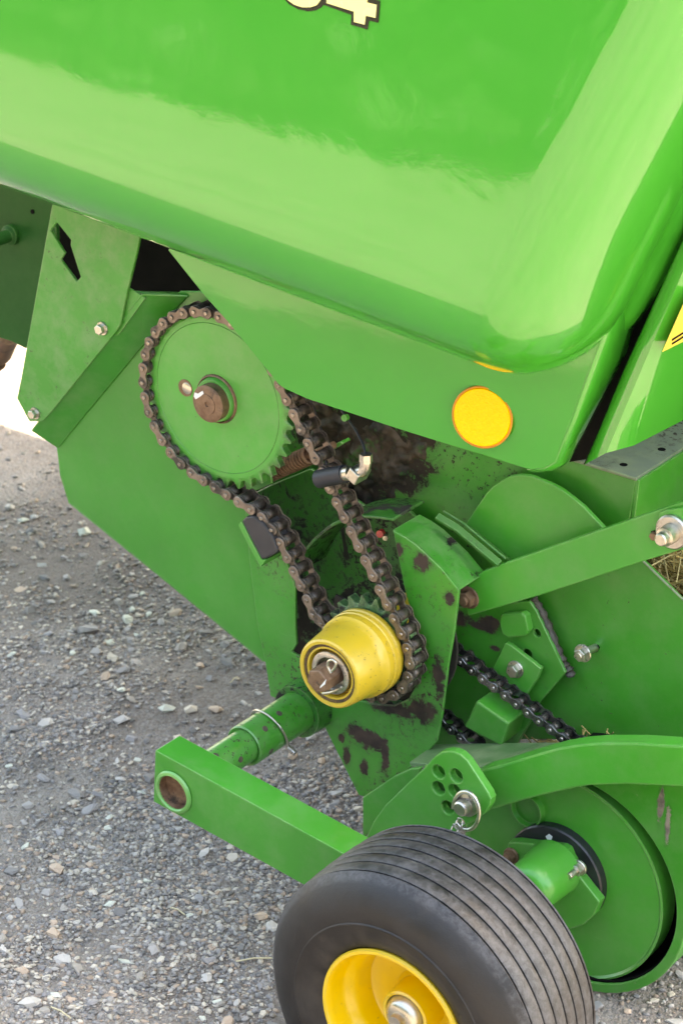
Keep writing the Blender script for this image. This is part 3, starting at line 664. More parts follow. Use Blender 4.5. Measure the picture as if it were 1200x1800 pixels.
# ------------------------------------------------------------------ drive: sprockets and roller chains
SA, RA = (-0.210, 0.711), 0.1271
SB, RB = (0.055, 0.4085), 0.0723
def sprocket(name, c, r, teeth, y0, y1, mat, parent, phase=0.0):
    bm = bmesh.new(); pts = []; pitch = 2 * math.pi / teeth; rr = 0.0068
    for i in range(teeth):
        a = phase + i * pitch
        for f, rad in ((-0.5, r + 0.0050), (-0.42, r + 0.0046), (-0.30, r - 0.0010), (-0.18, r - 0.0055), (0, r - rr), (0.18, r - 0.0055), (0.30, r - 0.0010), (0.42, r + 0.0046)):
            pts.append((c[0] + rad * math.cos(a + f * pitch), c[1] + rad * math.sin(a + f * pitch)))
    n = len(pts); y0e = y0 + 0.002
    front = [bm.verts.new((x, y0e, z)) for x, z in pts]; back = [bm.verts.new((x, y1, z)) for x, z in pts]
    inner_ = [bm.verts.new((c[0] + (r - 0.011) * math.cos(phase + (i / 8 - 0.5) * pitch), y0, c[1] + (r - 0.011) * math.sin(phase + (i / 8 - 0.5) * pitch))) for i in range(n)]
    cc = bm.verts.new((c[0], y0, c[1])); cb = bm.verts.new((c[0], y1, c[1]))
    for i in range(n):
        j = (i + 1) % n
        bm.faces.new((front[i], back[i], back[j], front[j])); bm.faces.new((front[i], front[j], inner_[j], inner_[i]))
        bm.faces.new((inner_[i], inner_[j], cc)); bm.faces.new((back[j], back[i], cb))
    return link(name, bm_done(bm, name), mat, parent)
# main sprocket
big_m = green('sprocket paint', base=(0.055, 0.34, 0.038, 1), dust=0.3, rough=0.4, speck=0.15, ring=(SA[0], SA[1], 0.112, 0.128))
big = sprocket('drive_sprocket', SA, RA, 36, -0.006, 0.006, big_m, B)
lathe('disc_groove', [(-0.0062, 0.1085), (-0.0068, 0.1090), (-0.0062, 0.1096)], SA, M['green'], big, 72)
lathe('hub', [(-0.005, 0.0325), (-0.0130, 0.0312), (-0.0145, 0.030), (-0.0145, 0.022)], (SA[0], SA[1]), big_m, big, 40)
lathe('weld_ring', [(-0.0055, 0.0362), (-0.0085, 0.0350), (-0.0095, 0.0335), (-0.0065, 0.032)], SA, M['rust'], big, 40)
lathe('shaft_end', [(-0.0285, 0), (-0.0285, 0.003), (-0.0305, 0.0038), (-0.0312, 0.012), (-0.0312, 0.0145), (-0.0300, 0.0150), (-0.0305, 0.0225), (-0.0280, 0.0268), (-0.005, 0.0268)], (SA[0] + 0.002, SA[1]), M['rust'], big, 40, smooth=40)
pm = P(347, 693, -0.0487); sheet('paint_mark', PX([(342, 690), (348, 692), (356, 687), (358, 692), (352, 697), (344, 702), (341, 697)], -0.0318), 0.0006, M['white'], big, bevel=0)
c = P(326, 682, -0.0065); lathe('balance_hole', [(-0.0068, 0), (-0.0068, 0.0125), (-0.004, 0.013)], (c.x, c.z), M['rust'], big, 24)
c = P(328, 683, -0.0072); lathe('balance_hole_back', [(-0.0074, 0), (-0.0074, 0.0075), (-0.0068, 0.0085)], (c.x, c.z), M['zinc'], big, 20)
small = sprocket('clutch_sprocket', SB, RB - 0.001, 20, -0.008, 0.008, green('greasy sprocket paint', base=(0.03, 0.11, 0.03, 1), dirt=0.75, spotcol=GREASE, speck=0.8), B, 0.05)
lathe('sprocket_boss', [(0.008, 0.045), (0.05, 0.045), (0.052, 0.040), (0.12, 0.038)], SB, M['yellow_hub'], small, 32)
ring_a = [(SB[0] + 0.052 * math.cos(a), SB[1] + 0.052 * math.sin(a)) for a in np.linspace(R_(165), R_(395), 30)]
ring_b = [(SB[0] + 0.106 * math.cos(a), SB[1] + 0.106 * math.sin(a)) for a in np.linspace(R_(165), R_(395), 30)]
strip('grease_shell', [Vector((x, 0.060, z)) for x, z in ring_a], [Vector((x, 0.050, z)) for x, z in ring_b], 0.004, M['grease_'], small, smooth=60)
# yellow clutch hub on the small sprocket
hubp = lathe('clutch_hub', [(-0.010, 0.058), (-0.016, 0.0615), (-0.021, 0.0615), (-0.0225, 0.0595), (-0.0245, 0.0595), (-0.026, 0.0615), (-0.031, 0.0615), (-0.0325, 0.060), (-0.034, 0.0605), (-0.044, 0.0603), (-0.0465, 0.0585), (-0.050, 0.0562), (-0.060, 0.0552), (-0.095, 0.0514), (-0.100, 0.0500), (-0.102, 0.0475), (-0.1015, 0.0435), (-0.0985, 0.0425), (-0.0965, 0.0400), (-0.0985, 0.0385), (-0.0985, 0.0360), (-0.0925, 0.0350), (-0.080, 0.0345), (-0.080, 0.0)], SB, M['yellow_hub'], B, 64)
lathe('bearing_seal', [(-0.1012, 0.0448), (-0.0998, 0.0440), (-0.0996, 0.0398), (-0.0985, 0.0388), (-0.096, 0.0425)], SB, M['grime'], hubp, 48)
lathe('washer', [(-0.084, 0.0), (-0.084, 0.0215), (-0.0975, 0.0222), (-0.0990, 0.0235), (-0.0990, 0.0290), (-0.0980, 0.0310), (-0.094, 0.0316), (-0.080, 0.0316)], SB, M['steel'], hubp, 48)
bm = bmesh.new(); prism_bm(bm, (SB[0] + .0, SB[1] - .0), -0.127, -0.082, 0.0180, 6, 0.35, 0.002); link('castle_nut', bm_done(bm, 'nut'), M['rust'], hubp, smooth=20, bevel=0.0008)
sheet('paint_mark', PX([(563, 1206), (573, 1194), (571, 1203), (562, 1210)], -0.1274), 0.0005, M['white'], hubp, bevel=0)
pt = [P(x, y, -0.120) for x, y in ((582, 1183), (576, 1172), (577, 1163), (584, 1160), (590, 1165), (588, 1174), (583, 1180))]
tube('cotter_pin', catmull(pt, 4), 0.0020, M['zinc'], hubp, 8)
tube('cotter_leg', catmull(PX([(600, 1208), (590, 1214), (578, 1218), (567, 1219)], -0.104), 4), 0.0020, M['zinc'], hubp, 8)

def link_meshes(pitch, w_in, w_out, rp, t, rroll):
    """local X along the chain, local Y across it; one outer link (plates and pins) and one inner link (plates and rollers)"""
    def plates(bm, ys):
        nseg = 10; loop = []
        for i in range(nseg + 1):
            a = math.pi / 2 + math.pi * i / nseg; loop.append((-pitch / 2 + rp * math.cos(a), rp * math.sin(a)))
        loop.append((0, -rp * 0.58))
        for i in range(nseg + 1):
            a = -math.pi / 2 + math.pi * i / nseg; loop.append((pitch / 2 + rp * math.cos(a), rp * math.sin(a)))
        loop.append((0, rp * 0.58))
        for y in ys:
            s = -1 if y < 0 else 1; ins = 0.9
            f0 = [bm.verts.new((x, y, z)) for x, z in loop]; f1 = [bm.verts.new((x, y + s * t * 0.75, z)) for x, z in loop]
            f2 = [bm.verts.new((x * 0.97, y + s * t, z * 0.9)) for x, z in loop]; n = len(loop)
            for i in range(n):
                j = (i + 1) % n; bm.faces.new((f0[i], f0[j], f1[j], f1[i])); bm.faces.new((f1[i], f1[j], f2[j], f2[i]))
            bm.faces.new(f2); bm.faces.new(f0[::-1])
    bm = bmesh.new(); plates(bm, (-1e-9,)); pl_f = bm_done(bm, 'link_plate')
    bm = bmesh.new(); plates(bm, (1e-9,)); pl_b = bm_done(bm, 'link_plate')
    e = w_out + t + 0.0022; bm = bmesh.new()
    lathe_bm(bm, [(-e, 0), (-e, rp * 0.28), (-e + 0.0008, rp * 0.36), (e - 0.0008, rp * 0.36), (e, rp * 0.28), (e, 0)], (0, 0), 12); pin_ = bm_done(bm, 'link_pin')
    bm = bmesh.new(); lathe_bm(bm, [(-w_in, 0), (-w_in, rroll), (w_in, rroll), (w_in, 0)], (0, 0), 14); rol = bm_done(bm, 'roller')
    for m_ in (pin_, rol): m_.polygons.foreach_set('use_smooth', [len(p.vertices) == 4 for p in m_.polygons])
    il_f, il_b = pl_f.copy(), pl_b.copy()
    return pl_f, pl_b, pin_, rol, il_f, il_b, w_in, w_out
def chain(name, pts, pitch, Y, meshes, mats, parent, closed=True, label=None):
    """walk along a path in the XZ plane, one link object per pitch"""
    pts = [(p[0], p[1]) for p in pts] + ([pts[0]] if closed else [])
    acc = [0.0]
    for a, b in zip(pts, pts[1:]): acc.append(acc[-1] + math.hypot(b[0] - a[0], b[1] - a[1]))
    n = int(round(acc[-1] / pitch))
    if closed: n += n % 2; step = acc[-1] / n
    else: step = acc[-1] / n
    def at(s):
        s = s % acc[-1] if closed else min(max(s, 0), acc[-1])
        i = int(np.searchsorted(acc, s, side='right')) - 1; i = min(i, len(pts) - 2)
        t = (s - acc[i]) / max(1e-9, acc[i + 1] - acc[i]); return pts[i][0] + t * (pts[i + 1][0] - pts[i][0]), pts[i][1] + t * (pts[i + 1][1] - pts[i][1])
    root = empty(name, (0, 0, 0), parent)
    if label: root['label'] = label
    for me, mt in zip(meshes[:6], mats + [mats[-1], mats[-1]] if len(mats) == 5 else [mats[0], mats[0], mats[2], mats[3], mats[1], mats[1]]):
        if not me.materials: me.materials.append(mt)
    print(name, n, 'links, pitch', step)
    def add(nm, me, loc, ang):
        o = bpy.data.objects.new(nm, me); col.objects.link(o); o.parent = root; o.location = loc; o.rotation_euler = (0, -ang, 0)
    for i in range(n):
        a = at(i * step); b = at((i + 1) * step)
        ang = math.atan2(b[1] - a[1], b[0] - a[0]); ou = i % 2 == 0; wd = meshes[7] if ou else meshes[6]
        cx, cz = (a[0] + b[0]) / 2, (a[1] + b[1]) / 2
        add('link_plate', meshes[0 if ou else 4], (cx, Y - wd, cz), ang); add('link_plate', meshes[1 if ou else 5], (cx, Y + wd, cz), ang)
        add('roller', meshes[3], (a[0], Y, a[1]), ang); add('link_pin', meshes[2], (a[0], Y, a[1]), ang)
    return root
# path of the main chain: round the big sprocket, down the slack side over the pad, round the small sprocket, up the tight side
dAB = Vector((SB[0] - SA[0], SB[1] - SA[1])); LAB = dAB.length; ang = math.atan2(dAB.y, dAB.x)
al = math.acos((RA - RB) / LAB)
tR = ang + al                      # tight side tangent angle (upper right)
path = []
a_end = math.radians(360 - 108)    # where the slack side leaves the big sprocket, lower left
n_arc = 90
for i in range(n_arc + 1):
    a = tR + (a_end - tR) * i / n_arc; path.append((SA[0] + RA * math.cos(a), SA[1] + RA * math.sin(a)))
slack = [P(x, y, -0.019) for x, y in ((425, 889), (452, 906), (476, 933), (495, 967), (512, 1003), (529, 1037), (543, 1069), (556, 1098))]
a_in = math.radians(180 - 18)
last = [(SA[0] + RA * math.cos(a_end), SA[1] + RA * math.sin(a_end))]
ctl = [Vector((path[-4][0], 0, path[-4][1])), Vector((path[-1][0], 0, path[-1][1]))] + [Vector((p.x, 0, p.z)) for p in slack] + [Vector((SB[0] + RB * math.cos(a_in), 0, SB[1] + RB * math.sin(a_in))), Vector((SB[0] + RB * math.cos(a_in + .15), 0, SB[1] + RB * math.sin(a_in + .15)))]
sp_ = catmull(ctl, 8)[9:-8]
path += [(p.x, p.z) for p in sp_]
a1 = a_in; a2 = tR + 2 * math.pi
for i in range(61):
    a = a1 + (a2 - a1) * i / 60; path.append((SB[0] + RB * math.cos(a), SB[1] + RB * math.sin(a)))
for i in range(1, 20):
    t = i / 20; p0 = path[-1] if i == 1 else p0; path.append((p0[0] + (path[0][0] - p0[0]) * t, p0[1] + (path[0][1] - p0[1]) * t))
PITCH_C = 2 * RA * math.sin(math.pi / 36)
cm = link_meshes(PITCH_C, 0.0098, 0.0148, 0.0086, 0.0028, 0.0080)
chain('drive_chain', path, PITCH_C, 0.0, cm, [M['chain'], M['chain_in'], M['pin'], M['roller']], B, True, 'brown roller chain round the two sprockets')
# second, oily chain lower down
cpx = [(810, 1163), (829, 1178), (848, 1193), (867, 1207), (887, 1222), (907, 1237), (927, 1252), (947, 1267), (968, 1282), (988, 1297), (1012, 1308), (1034, 1322)]
CY = 0.085
cp = [P(x, y, CY - 0.010) for x, y in cpx]; d0 = (cp[0] - cp[8]) / 8
cpts = [(cp[0] + d0 * k) for k in (4, 3, 2, 1)] + cp[:9] + [cp[8] - d0 * k for k in (1, 2, 3, 4)]
pitch2 = d0.length
cm2 = link_meshes(pitch2, 0.0075, 0.0105, 0.0078, 0.0024, 0.0056)
chain('pickup_chain', [(p.x, p.z) for p in cpts], pitch2, CY, cm2, [M['steel_dark'], M['steel_in'], M['steel'], M['steel_in']], B, False, 'oily dark roller chain')
c2a = [P(x, y, CY - 0.010) for x, y in ((730, 1215), (792, 1282), (812, 1299), (830, 1314), (850, 1330))]
d1 = (c2a[2] - c2a[1]).normalized() * pitch2
c2 = [c2a[1] - d1 * 3 + d1 * k for k in range(8)]
chain('pickup_chain', [(p.x, p.z) for p in c2], pitch2, CY, cm2, [M['steel_dark'], M['steel_in'], M['steel'], M['steel_in']], B, False, 'oily dark roller chain, return strand')

# chain tensioner pad, hose elbow, spring, cable, cap
pad = plate('tension_pad', [(424, 916), (432, 909), (446, 908), (462, 920), (477, 942), (486, 965), (487, 972), (468, 982), (459, 984)], -0.022, 0.035, M['plastic'], B, bevel=0.003)
plate('pad_holder', [(419, 923), (424, 916), (441, 950), (459, 984), (468, 984), (458, 997), (440, 965)], -0.022, 0.050, M['green_clean_lit'], pad, bevel=0.001)
# spring
bm = bmesh.new(); a, b = P(470, 833, 0.07), P(545, 800, 0.07); ax = (b - a); Ls = ax.length; ax.normalize(); u = ax.orthogonal().normalized(); v = ax.cross(u)
tube_bm(bm, [a + ax * (Ls * t / 200) + (u * math.cos(t * 0.47) + v * math.sin(t * 0.47)) * 0.0115 for t in range(201)], 0.0026, 6)
link('tension_spring', bm_done(bm, 'spring'), M['rust'], B, smooth=60)
tube('spring_rod', [a - ax * 0.04, b + ax * 0.05], 0.005, M['rust'], B, 10)
hose = tube('grease_hose', [P(560, 842, -0.03), P(606, 833, -0.03)], 0.0125, M['rubber'], B, 20)
tube('hose_ferrule', [P(600, 834, -0.03), P(616, 831, -0.03)], 0.0100, M['zinc'], hose, 18)
bm = bmesh.new(); prism_bm(bm, (P(630, 832, -0.03).x, P(630, 832, -0.03).z), -0.045, -0.017, 0.0125, 4, 0.3, 0.002); link('elbow_block', bm_done(bm, 'elbow'), M['zinc'], hose, bevel=0.001)
tube('elbow_fitting', catmull([P(622, 832, -0.035), P(638, 828, -0.035), P(642, 818, -0.035), P(643, 806, -0.035)], 4), 0.0078, M['steel'], hose, 14)
tube('fitting_nut', [P(643, 812, -0.035), P(643, 798, -0.035)], 0.0088, M['zinc'], hose, 6, smooth=20)
tube('cable', catmull([P(643, 800, -0.035), P(637, 780, -0.02), P(625, 757, 0.0), P(612, 738, 0.03), P(600, 722, 0.06)], 5), 0.0016, M['rubber'], hose, 6)
tube('cable', catmull([P(545, 705, 0.08), P(560, 745, 0.08), P(570, 790, 0.08), P(575, 830, 0.05)], 5), 0.0022, M['rubber'], B, 6)
disc_on('sensor_tip', P(609, 734, 0.028), Vector((0, -1, 0.2)), 0.005, 0.006, M['green_clean_lit'], B, 12)
disc_on('red_cap', P(671, 936, 0.06), Vector((0.2, -1, 0.1)), 0.0055, 0.008, M['red'], B, 14)
disc_on('grease_nipple', P(679, 941, 0.06), Vector((0.5, -1, 0.0)), 0.004, 0.010, M['zinc'], B, 12)
plate('stop_bracket', [(574, 788), (598, 776), (602, 781), (578, 795)], 0.09, 0.02, M['green'], B)

# ---- gusset, chain guide and studs on the lower wall
gus_sp = spots_px([(858, 1095, 20, 16), (840, 1100, 30, 8), (828, 1150, 6, 8), (870, 1140, 8, 5), (800, 1085, 30, 20)], 0.125)
hol = [circle_pts((P(943, 1113, .125).x, P(943, 1113, .125).z), 0.0055, 0.125, 14), circle_pts((P(926, 1150, .125).x, P(926, 1150, .125).z), 0.0075, 0.125, 14)]
gus = plate('gusset_plate', [(720, 1075), (930, 1057), (942, 1075), (993, 1183), (948, 1235), (906, 1290), (890, 1320), (720, 1320)], 0.125, 0.006, green('gusset paint', dust=0.12, spots=gus_sp, speck=0.4), B, holes=hol)
plate('stop_tab', [(879, 1081), (915, 1078), (922, 1082), (928, 1110), (924, 1118), (892, 1122), (882, 1116), (876, 1092)], 0.112, 0.014, M['green_clean_lit'], gus, bevel=0.003)
tube('weld_bead', catmull(PX([(936, 1052), (948, 1070), (962, 1100), (978, 1140), (990, 1165), (1000, 1178), (1002, 1188)], 0.135), 5), [0.0058 + 0.0016 * math.sin(i * 2.1) + random.uniform(-.0005, .0005) for i in range(31)], metal('weld steel', (0.045, 0.04, 0.035), (0.10, 0.09, 0.08), (0.5, 0.7), 0.3, 160, 0.5), gus, 10)
clip = plate('guide_plate', [(888, 1130), (896, 1134), (950, 1176), (944, 1192), (918, 1232), (858, 1192)], 0.108, 0.008, M['green_clean_lit'], gus)
bolt(906, 1176, 0.108, 0.0095, M['zinc'], clip, head=0.009)
guide = sheet('chain_guide', PX([(836, 1232), (893, 1272), (880, 1312), (815, 1278)], 0.055), 0.05, M['green'], gus, bevel=0.003)
plate('guide_leg', [(905, 1255), (935, 1262), (902, 1316), (876, 1316)], 0.10, 0.010, M['green'], gus)
tube('clamp_stud', [P(1018, 1150, 0.115), P(1046, 1138, 0.150)], 0.0055, M['zinc'], lower, 12)
bolt(1024, 1148, 0.122, 0.0095, M['zinc'], lower, stud=0.003)
p0 = P(1041, 1141, .1493); sheet('slot_hole', PX([(1036, 1140), (1050, 1133), (1053, 1138), (1050, 1145), (1040, 1149)], .1492), 0.0004, M['black'], lower, bevel=0)

# ---- dirty hay in the opening at the right and below the lower wall
def straw_mat():
    k = NT('dry hay'); oi = k.n('ShaderNodeVertexColor'); oi.layer_name = 'tint'; k.l(oi.outputs['Color'], k.b.inputs['Base Color']); k.b.inputs['Roughness'].default_value = 0.7; return k.m
def stalk_mesh(name, segs):
    bm = bmesh.new(); lay = bm.loops.layers.float_color.new('tint')
    for pts, r, c in segs:
        n0 = len(bm.faces); tube_bm(bm, pts, r, 4, True); bm.faces.ensure_lookup_table()
        for f in bm.faces[n0:]:
            for lp in f.loops: lp[lay] = c
    me = bpy.data.meshes.new(name); bm.to_mesh(me); bm.free(); return me
segs = []
for i in range(420):
    p = P(random.uniform(1120, 1290), random.uniform(955, 1090), random.uniform(0.20, 0.30)); d = Vector((random.gauss(0, 1), random.gauss(0, .6), random.gauss(0, .8))).normalized()
    L = random.uniform(0.02, 0.06); cc = random.choice([(0.42, 0.32, 0.11, 1), (0.30, 0.21, 0.07, 1), (0.20, 0.16, 0.05, 1), (0.50, 0.42, 0.20, 1)])
    segs.append(([p - d * L, p + Vector((0, 0, random.uniform(-.006, .006))), p + d * L], random.uniform(0.0006, 0.0014), cc))
for i in range(60):
    p = P(random.uniform(905, 1100), random.uniform(1298, 1325), random.uniform(0.10, 0.16)); d = Vector((random.gauss(0, 1), random.gauss(0, .6), random.gauss(0, .5))).normalized()
    L = random.uniform(0.01, 0.03); segs.append(([p - d * L, p, p + d * L], 0.001, random.choice([(0.42, 0.32, 0.11, 1), (0.2, 0.14, 0.05, 1)])))
HM = straw_mat(); hay = link('hay', stalk_mesh('hay', segs), HM); hay['kind'] = 'stuff'; hay['label'] = 'tangle of dry hay caught inside the green machine'
plate('chamber_side', [(1100, 940), (1300, 900), (1300, 1140), (1150, 1060)], 0.31, 0.004, plain('dark hay crust', (0.05, 0.035, 0.015), 0.9, var=0.5, scale=60, bump=0.8), B)

# ------------------------------------------------------------------ pickup end: curved arm, hole bracket, disc, shroud
def fitcirc(px, Y):
    q = np.array([[p.x, p.z] for p in PX(px, Y)]); Am = np.c_[q, np.ones(len(q))]
    s = np.linalg.lstsq(Am, (q ** 2).sum(1), rcond=None)[0]; c = s[:2] / 2; return (float(c[0]), float(c[1])), float(math.sqrt(s[2] + c @ c))
Z5 = lambda l: [(600 + .5 * x, 1250 + .5 * y) for x, y in l]
dc, dr = fitcirc(Z5([(850, 265), (950, 330), (1040, 420), (1100, 540), (1130, 650), (1130, 740), (1100, 820), (1050, 880), (980, 930), (880, 952)]), 0.0)
gc, gr = fitcirc(Z5([(880, 265), (1000, 350), (1090, 440), (1145, 550), (1175, 650), (1175, 740), (1150, 820), (1100, 890), (1020, 945), (900, 965)]), -0.012)
print('disc', dc, dr, 'gap', gc, gr)
disc = lathe('pickup_disc', [(0.0, 0.0), (0.0, dr - 0.006), (-0.003, dr - 0.003), (-0.002, dr), (0.03, dr), (0.03, 0)], dc, M['green_clean_lit'], B, 96, smooth=25)
sh_out = [Vector((gc[0] + (gr + 0.014) * math.cos(a), -0.012, gc[1] + (gr + 0.014) * math.sin(a))) for a in np.linspace(R_(-100), R_(-8), 16)]
sh_out += PX([(1300, 1560), (1300, 1350), (1100, 1350), (930, 1372)], -0.012)
sh_in = [Vector((gc[0] + gr * math.cos(a), -0.012, gc[1] + gr * math.sin(a))) for a in np.linspace(R_(100), R_(-100), 40)]
shroud = sheet('pickup_shroud', sh_out + sh_in, 0.005, green('shroud paint', dust=0.2, spots=spots_px([(1160, 1415, 5, 40), (1172, 1455, 5, 30)], -0.012), spotcol=(0.26, 0.22, 0.17, 1), speck=0.1), B)
lathe('drum_back', [(0.05, 0), (0.05, gr + 0.004), (0.06, gr + 0.004)], gc, M['black'], shroud, 64)  # black disc added so no bright ground shows through the gap
ar = [Vector((gc[0] + gr * math.cos(a), -0.006, gc[1] + gr * math.sin(a))) for a in np.linspace(R_(110), R_(-110), 40)]
strip('shroud_inner', ar, [p + Vector((0, .12, 0)) for p in ar], 0.003, M['black'], shroud, smooth=60)
ar2 = [Vector((gc[0] + (gr + .012) * math.cos(a), -0.006, gc[1] + (gr + .012) * math.sin(a))) for a in np.linspace(R_(-8), R_(-150), 24)]
strip('shroud_rim', ar2, [p + Vector((0, .25, 0)) for p in ar2], 0.003, M['green'], shroud, smooth=60)
box('pickup_drum', dc[0] - 0.6 * dr, dc[0] + 0.75 * dr, 0.05, 1.2, dc[1] - 0.6 * dr, dc[1] + 0.7 * dr, M['black'], B)
# black flange, bearing housing and its bolts
fc, fr = fitcirc(Z5([(605, 440), (680, 408), (760, 415), (840, 465), (900, 560), (915, 640), (908, 680)]), -0.012)
flange = lathe('bearing_flange', [(-0.014, 0), (-0.014, fr - 0.002), (-0.012, fr), (0.001, fr)], fc, M['flange_black'], disc, 56)
print('flange', fc, fr)
hp = Z5([(585, 462), (610, 460), (770, 480), (790, 492), (802, 520), (840, 590), (905, 672), (885, 720), (850, 752), (800, 768), (740, 760), (640, 700), (590, 600), (575, 500)])
house = plate('bearing_housing', hp, -0.030, 0.016, M['green_clean_lit'], disc, bevel=0.002)
bc = P(955, 1540, -0.055); BC = (bc.x, bc.z)
lathe('housing_boss', [(-0.102, 0), (-0.102, 0.022), (-0.099, 0.0285), (-0.092, 0.0335), (-0.08, 0.0360), (-0.035, 0.0385), (-0.028, 0.0400)], BC, M['green_clean_lit'], house, 40, smooth=50)
bolt(898, 1504, -0.032, 0.0085, M['rust'], house, stud=0.006)
bolt(1017, 1525, -0.026, 0.0085, M['zinc'], house, stud=0.016)
sheet('paint_mark', PX([(958, 1470), (964, 1466), (970, 1471), (967, 1479), (961, 1476)], -0.0146), 0.0005, M['white'], flange, bevel=0)
cc = P(927, 1423, -0.004); lathe('cup_recess', [(-0.002, 0.0), (-0.002, 0.021), (-0.010, 0.0225), (-0.010, 0.0245), (0.001, 0.0255)], (cc.x, cc.z), M['green'], disc, 32)
# worn top guard plate
gA = [P(720, 1343, -0.03), P(770, 1348, -0.03), P(840, 1352, -0.03), P(940, 1330, -0.03), P(1060, 1316, -0.03)]
gB = [P(764, 1312, 0.06), P(800, 1311, 0.06), P(850, 1310, 0.06), P(950, 1309, 0.06), P(1060, 1308, 0.06)]
strip('top_guard', gA, gB, 0.006, green('worn guard paint', base=(0.085, 0.19, 0.07, 1), dust=0.7, rough=0.5, coat=0.0, dirt=0.2, speck=0.4), B)
arm_px = [(828, 1362), (850, 1352), (880, 1345), (920, 1332), (950, 1323), (980, 1315), (1015, 1309), (1050, 1306), (1115, 1306), (1210, 1312), (1300, 1318), (1300, 1392), (1210, 1384), (1100, 1379), (1040, 1381), (1010, 1385), (980, 1392), (950, 1399), (920, 1407), (865, 1423), (845, 1424)]
plate('curved_arm', arm_px, -0.060, 0.028, M['green_clean_lit'], B, bevel=0.003)
plate('bracket_back', [(637, 1402), (690, 1366), (720, 1352), (738, 1350), (735, 1362), (700, 1400), (660, 1450), (637, 1476)], -0.075, 0.008, M['green'], B)
holes = []
for x, y in ((770, 1357), (801, 1364), (770, 1386), (798, 1391), (786, 1420)):
    c = P(x, y, -0.105); holes.append(circle_pts((c.x, c.z), 0.0098, -0.105, 22))
brk = plate('adjuster_bracket', [(636, 1490), (655, 1445), (675, 1417), (715, 1378), (750, 1345), (757, 1336), (765, 1328), (775, 1322), (786, 1320), (797, 1321), (808, 1326), (820, 1337), (845, 1375), (858, 1395), (862, 1405), (860, 1417), (852, 1430), (835, 1442), (800, 1462), (780, 1478), (700, 1500)], -0.105, 0.014, M['green_clean_lit'], B, holes=holes, bevel=0.002)
plate('hole_backing', [(745, 1345), (815, 1345), (815, 1425), (770, 1440), (745, 1400)], -0.085, 0.003, M['green_worn'], brk)
c = P(824, 1410, -0.105); PC = (c.x, c.z)
pin = lathe('adjuster_pin', [(-0.128, 0), (-0.128, 0.0085), (-0.126, 0.0105), (-0.115, 0.0115), (-0.114, 0.017), (-0.110, 0.0175), (-0.1052, 0.0175)], PC, M['steel'], brk, 28)
ring = [Vector((PC[0] + 0.005 + 0.020 * math.cos(a), -0.119 + 0.004 * math.sin(a), PC[1] - 0.004 + 0.026 * math.sin(a))) for a in np.linspace(-2.2, 3.3, 30)]
tube('ring_clip', ring, 0.0028, M['zinc'], pin, 8)
for k in range(5):
    a = P(812 - k * 4.0, 1440 + k * 5.5, -0.125); b = P(808 - k * 4.0, 1446 + k * 5.5, -0.125)
    loop_ = [((a + b) / 2) + Vector((0.0048 * math.cos(t) + (0.0 if k % 2 else 0.0), 0.004 * math.sin(t) * (1 if k % 2 else -1), 0.0065 * math.sin(t))) for t in np.linspace(0, 6.28, 14)]
    tube('retaining_chain', loop_, 0.0011, M['steel'], pin, 6)

# ------------------------------------------------------------------ gauge wheel and its arm
ax0 = P(530, 1244, 0.0); TX = (P(552, 1229, 0.03).x, P(552, 1229, 0.03).z)
BY = -0.268
def bar_px(l): return [P(x, y, BY) for x, y in l]
b0, b1, b2, b3 = bar_px([(273, 1319), (600, 1499), (533, 1555), (270, 1409)])
d_top = (b1 - b0).normalized(); d_bot = (b2 - b3).normalized()
bx1 = 0.445
bar_out = [b0, b0 + d_top * ((bx1 - b0.x) / d_top.x), b3 + d_bot * ((bx1 - b3.x) / d_bot.x), b3]
hc = P(306, 1392, BY); HC = (hc.x, hc.z)
wheel_arm = sheet('wheel_arm', bar_out, 0.05, green('wheel arm paint', dust=0.2, rough=0.36), B, holes=[circle_pts(HC, 0.0250, BY, 32)], bevel=0.006)
# socket ring, hollow tube end
TX = HC
lathe('tube_socket', [(BY - 0.0012, 0.0318), (BY - 0.004, 0.0300), (BY - 0.005, 0.0265), (BY - 0.003, 0.0248), (BY - 0.001, 0.0246)], TX, green('socket paint', base=(0.10, 0.36, 0.07, 1), dust=0.3), wheel_arm, 40)
lathe('tube_bore', [(BY - 0.002, 0.0247), (BY + 0.012, 0.0240), (BY + 0.014, 0.012), (BY + 0.013, 0.0)], TX, M['rust'], wheel_arm, 32)
arm_tube = lathe('cross_tube', [(BY + 0.046, 0.0245), (-0.03, 0.0245), (0.06, 0.0245)], TX, M['green_worn'], B, 40)
lathe('tube_sleeve', [(-0.118, 0.0247), (-0.120, 0.0290), (-0.118, 0.0305), (-0.012, 0.0305), (0.03, 0.0305), (0.10, 0.0305)], TX, M['green_worn'], arm_tube, 40)
lathe('sleeve_mount', [(0.0, 0.031), (0.0, 0.040), (0.05, 0.042), (0.12, 0.042)], TX, M['green_dirty'], arm_tube, 40)
for (yy, a) in ((-0.055, 1.15), (-0.055, 2.4), (-0.095, -0.3), (-0.095, 0.9), (-0.155, 0.2), (-0.19, 1.2)):
    rr = 0.0306 if yy > -0.118 else 0.0246
    n_ = Vector((math.cos(a), 0, math.sin(a))); disc_on('tube_hole', Vector((TX[0], yy, TX[1])) + n_ * (rr - 0.0004), n_, 0.0046, 0.0008, M['chain_in'], arm_tube, 14)
lp = [Vector((TX[0] + 0.0335 * math.cos(a), -0.062 - 0.014 * math.sin(a * 1.0 + .3), TX[1] + 0.0345 * math.sin(a))) for a in np.linspace(R_(-35), R_(175), 30)]
tube('lynch_pin_wire', lp, 0.0018, M['zinc'], arm_tube, 8)
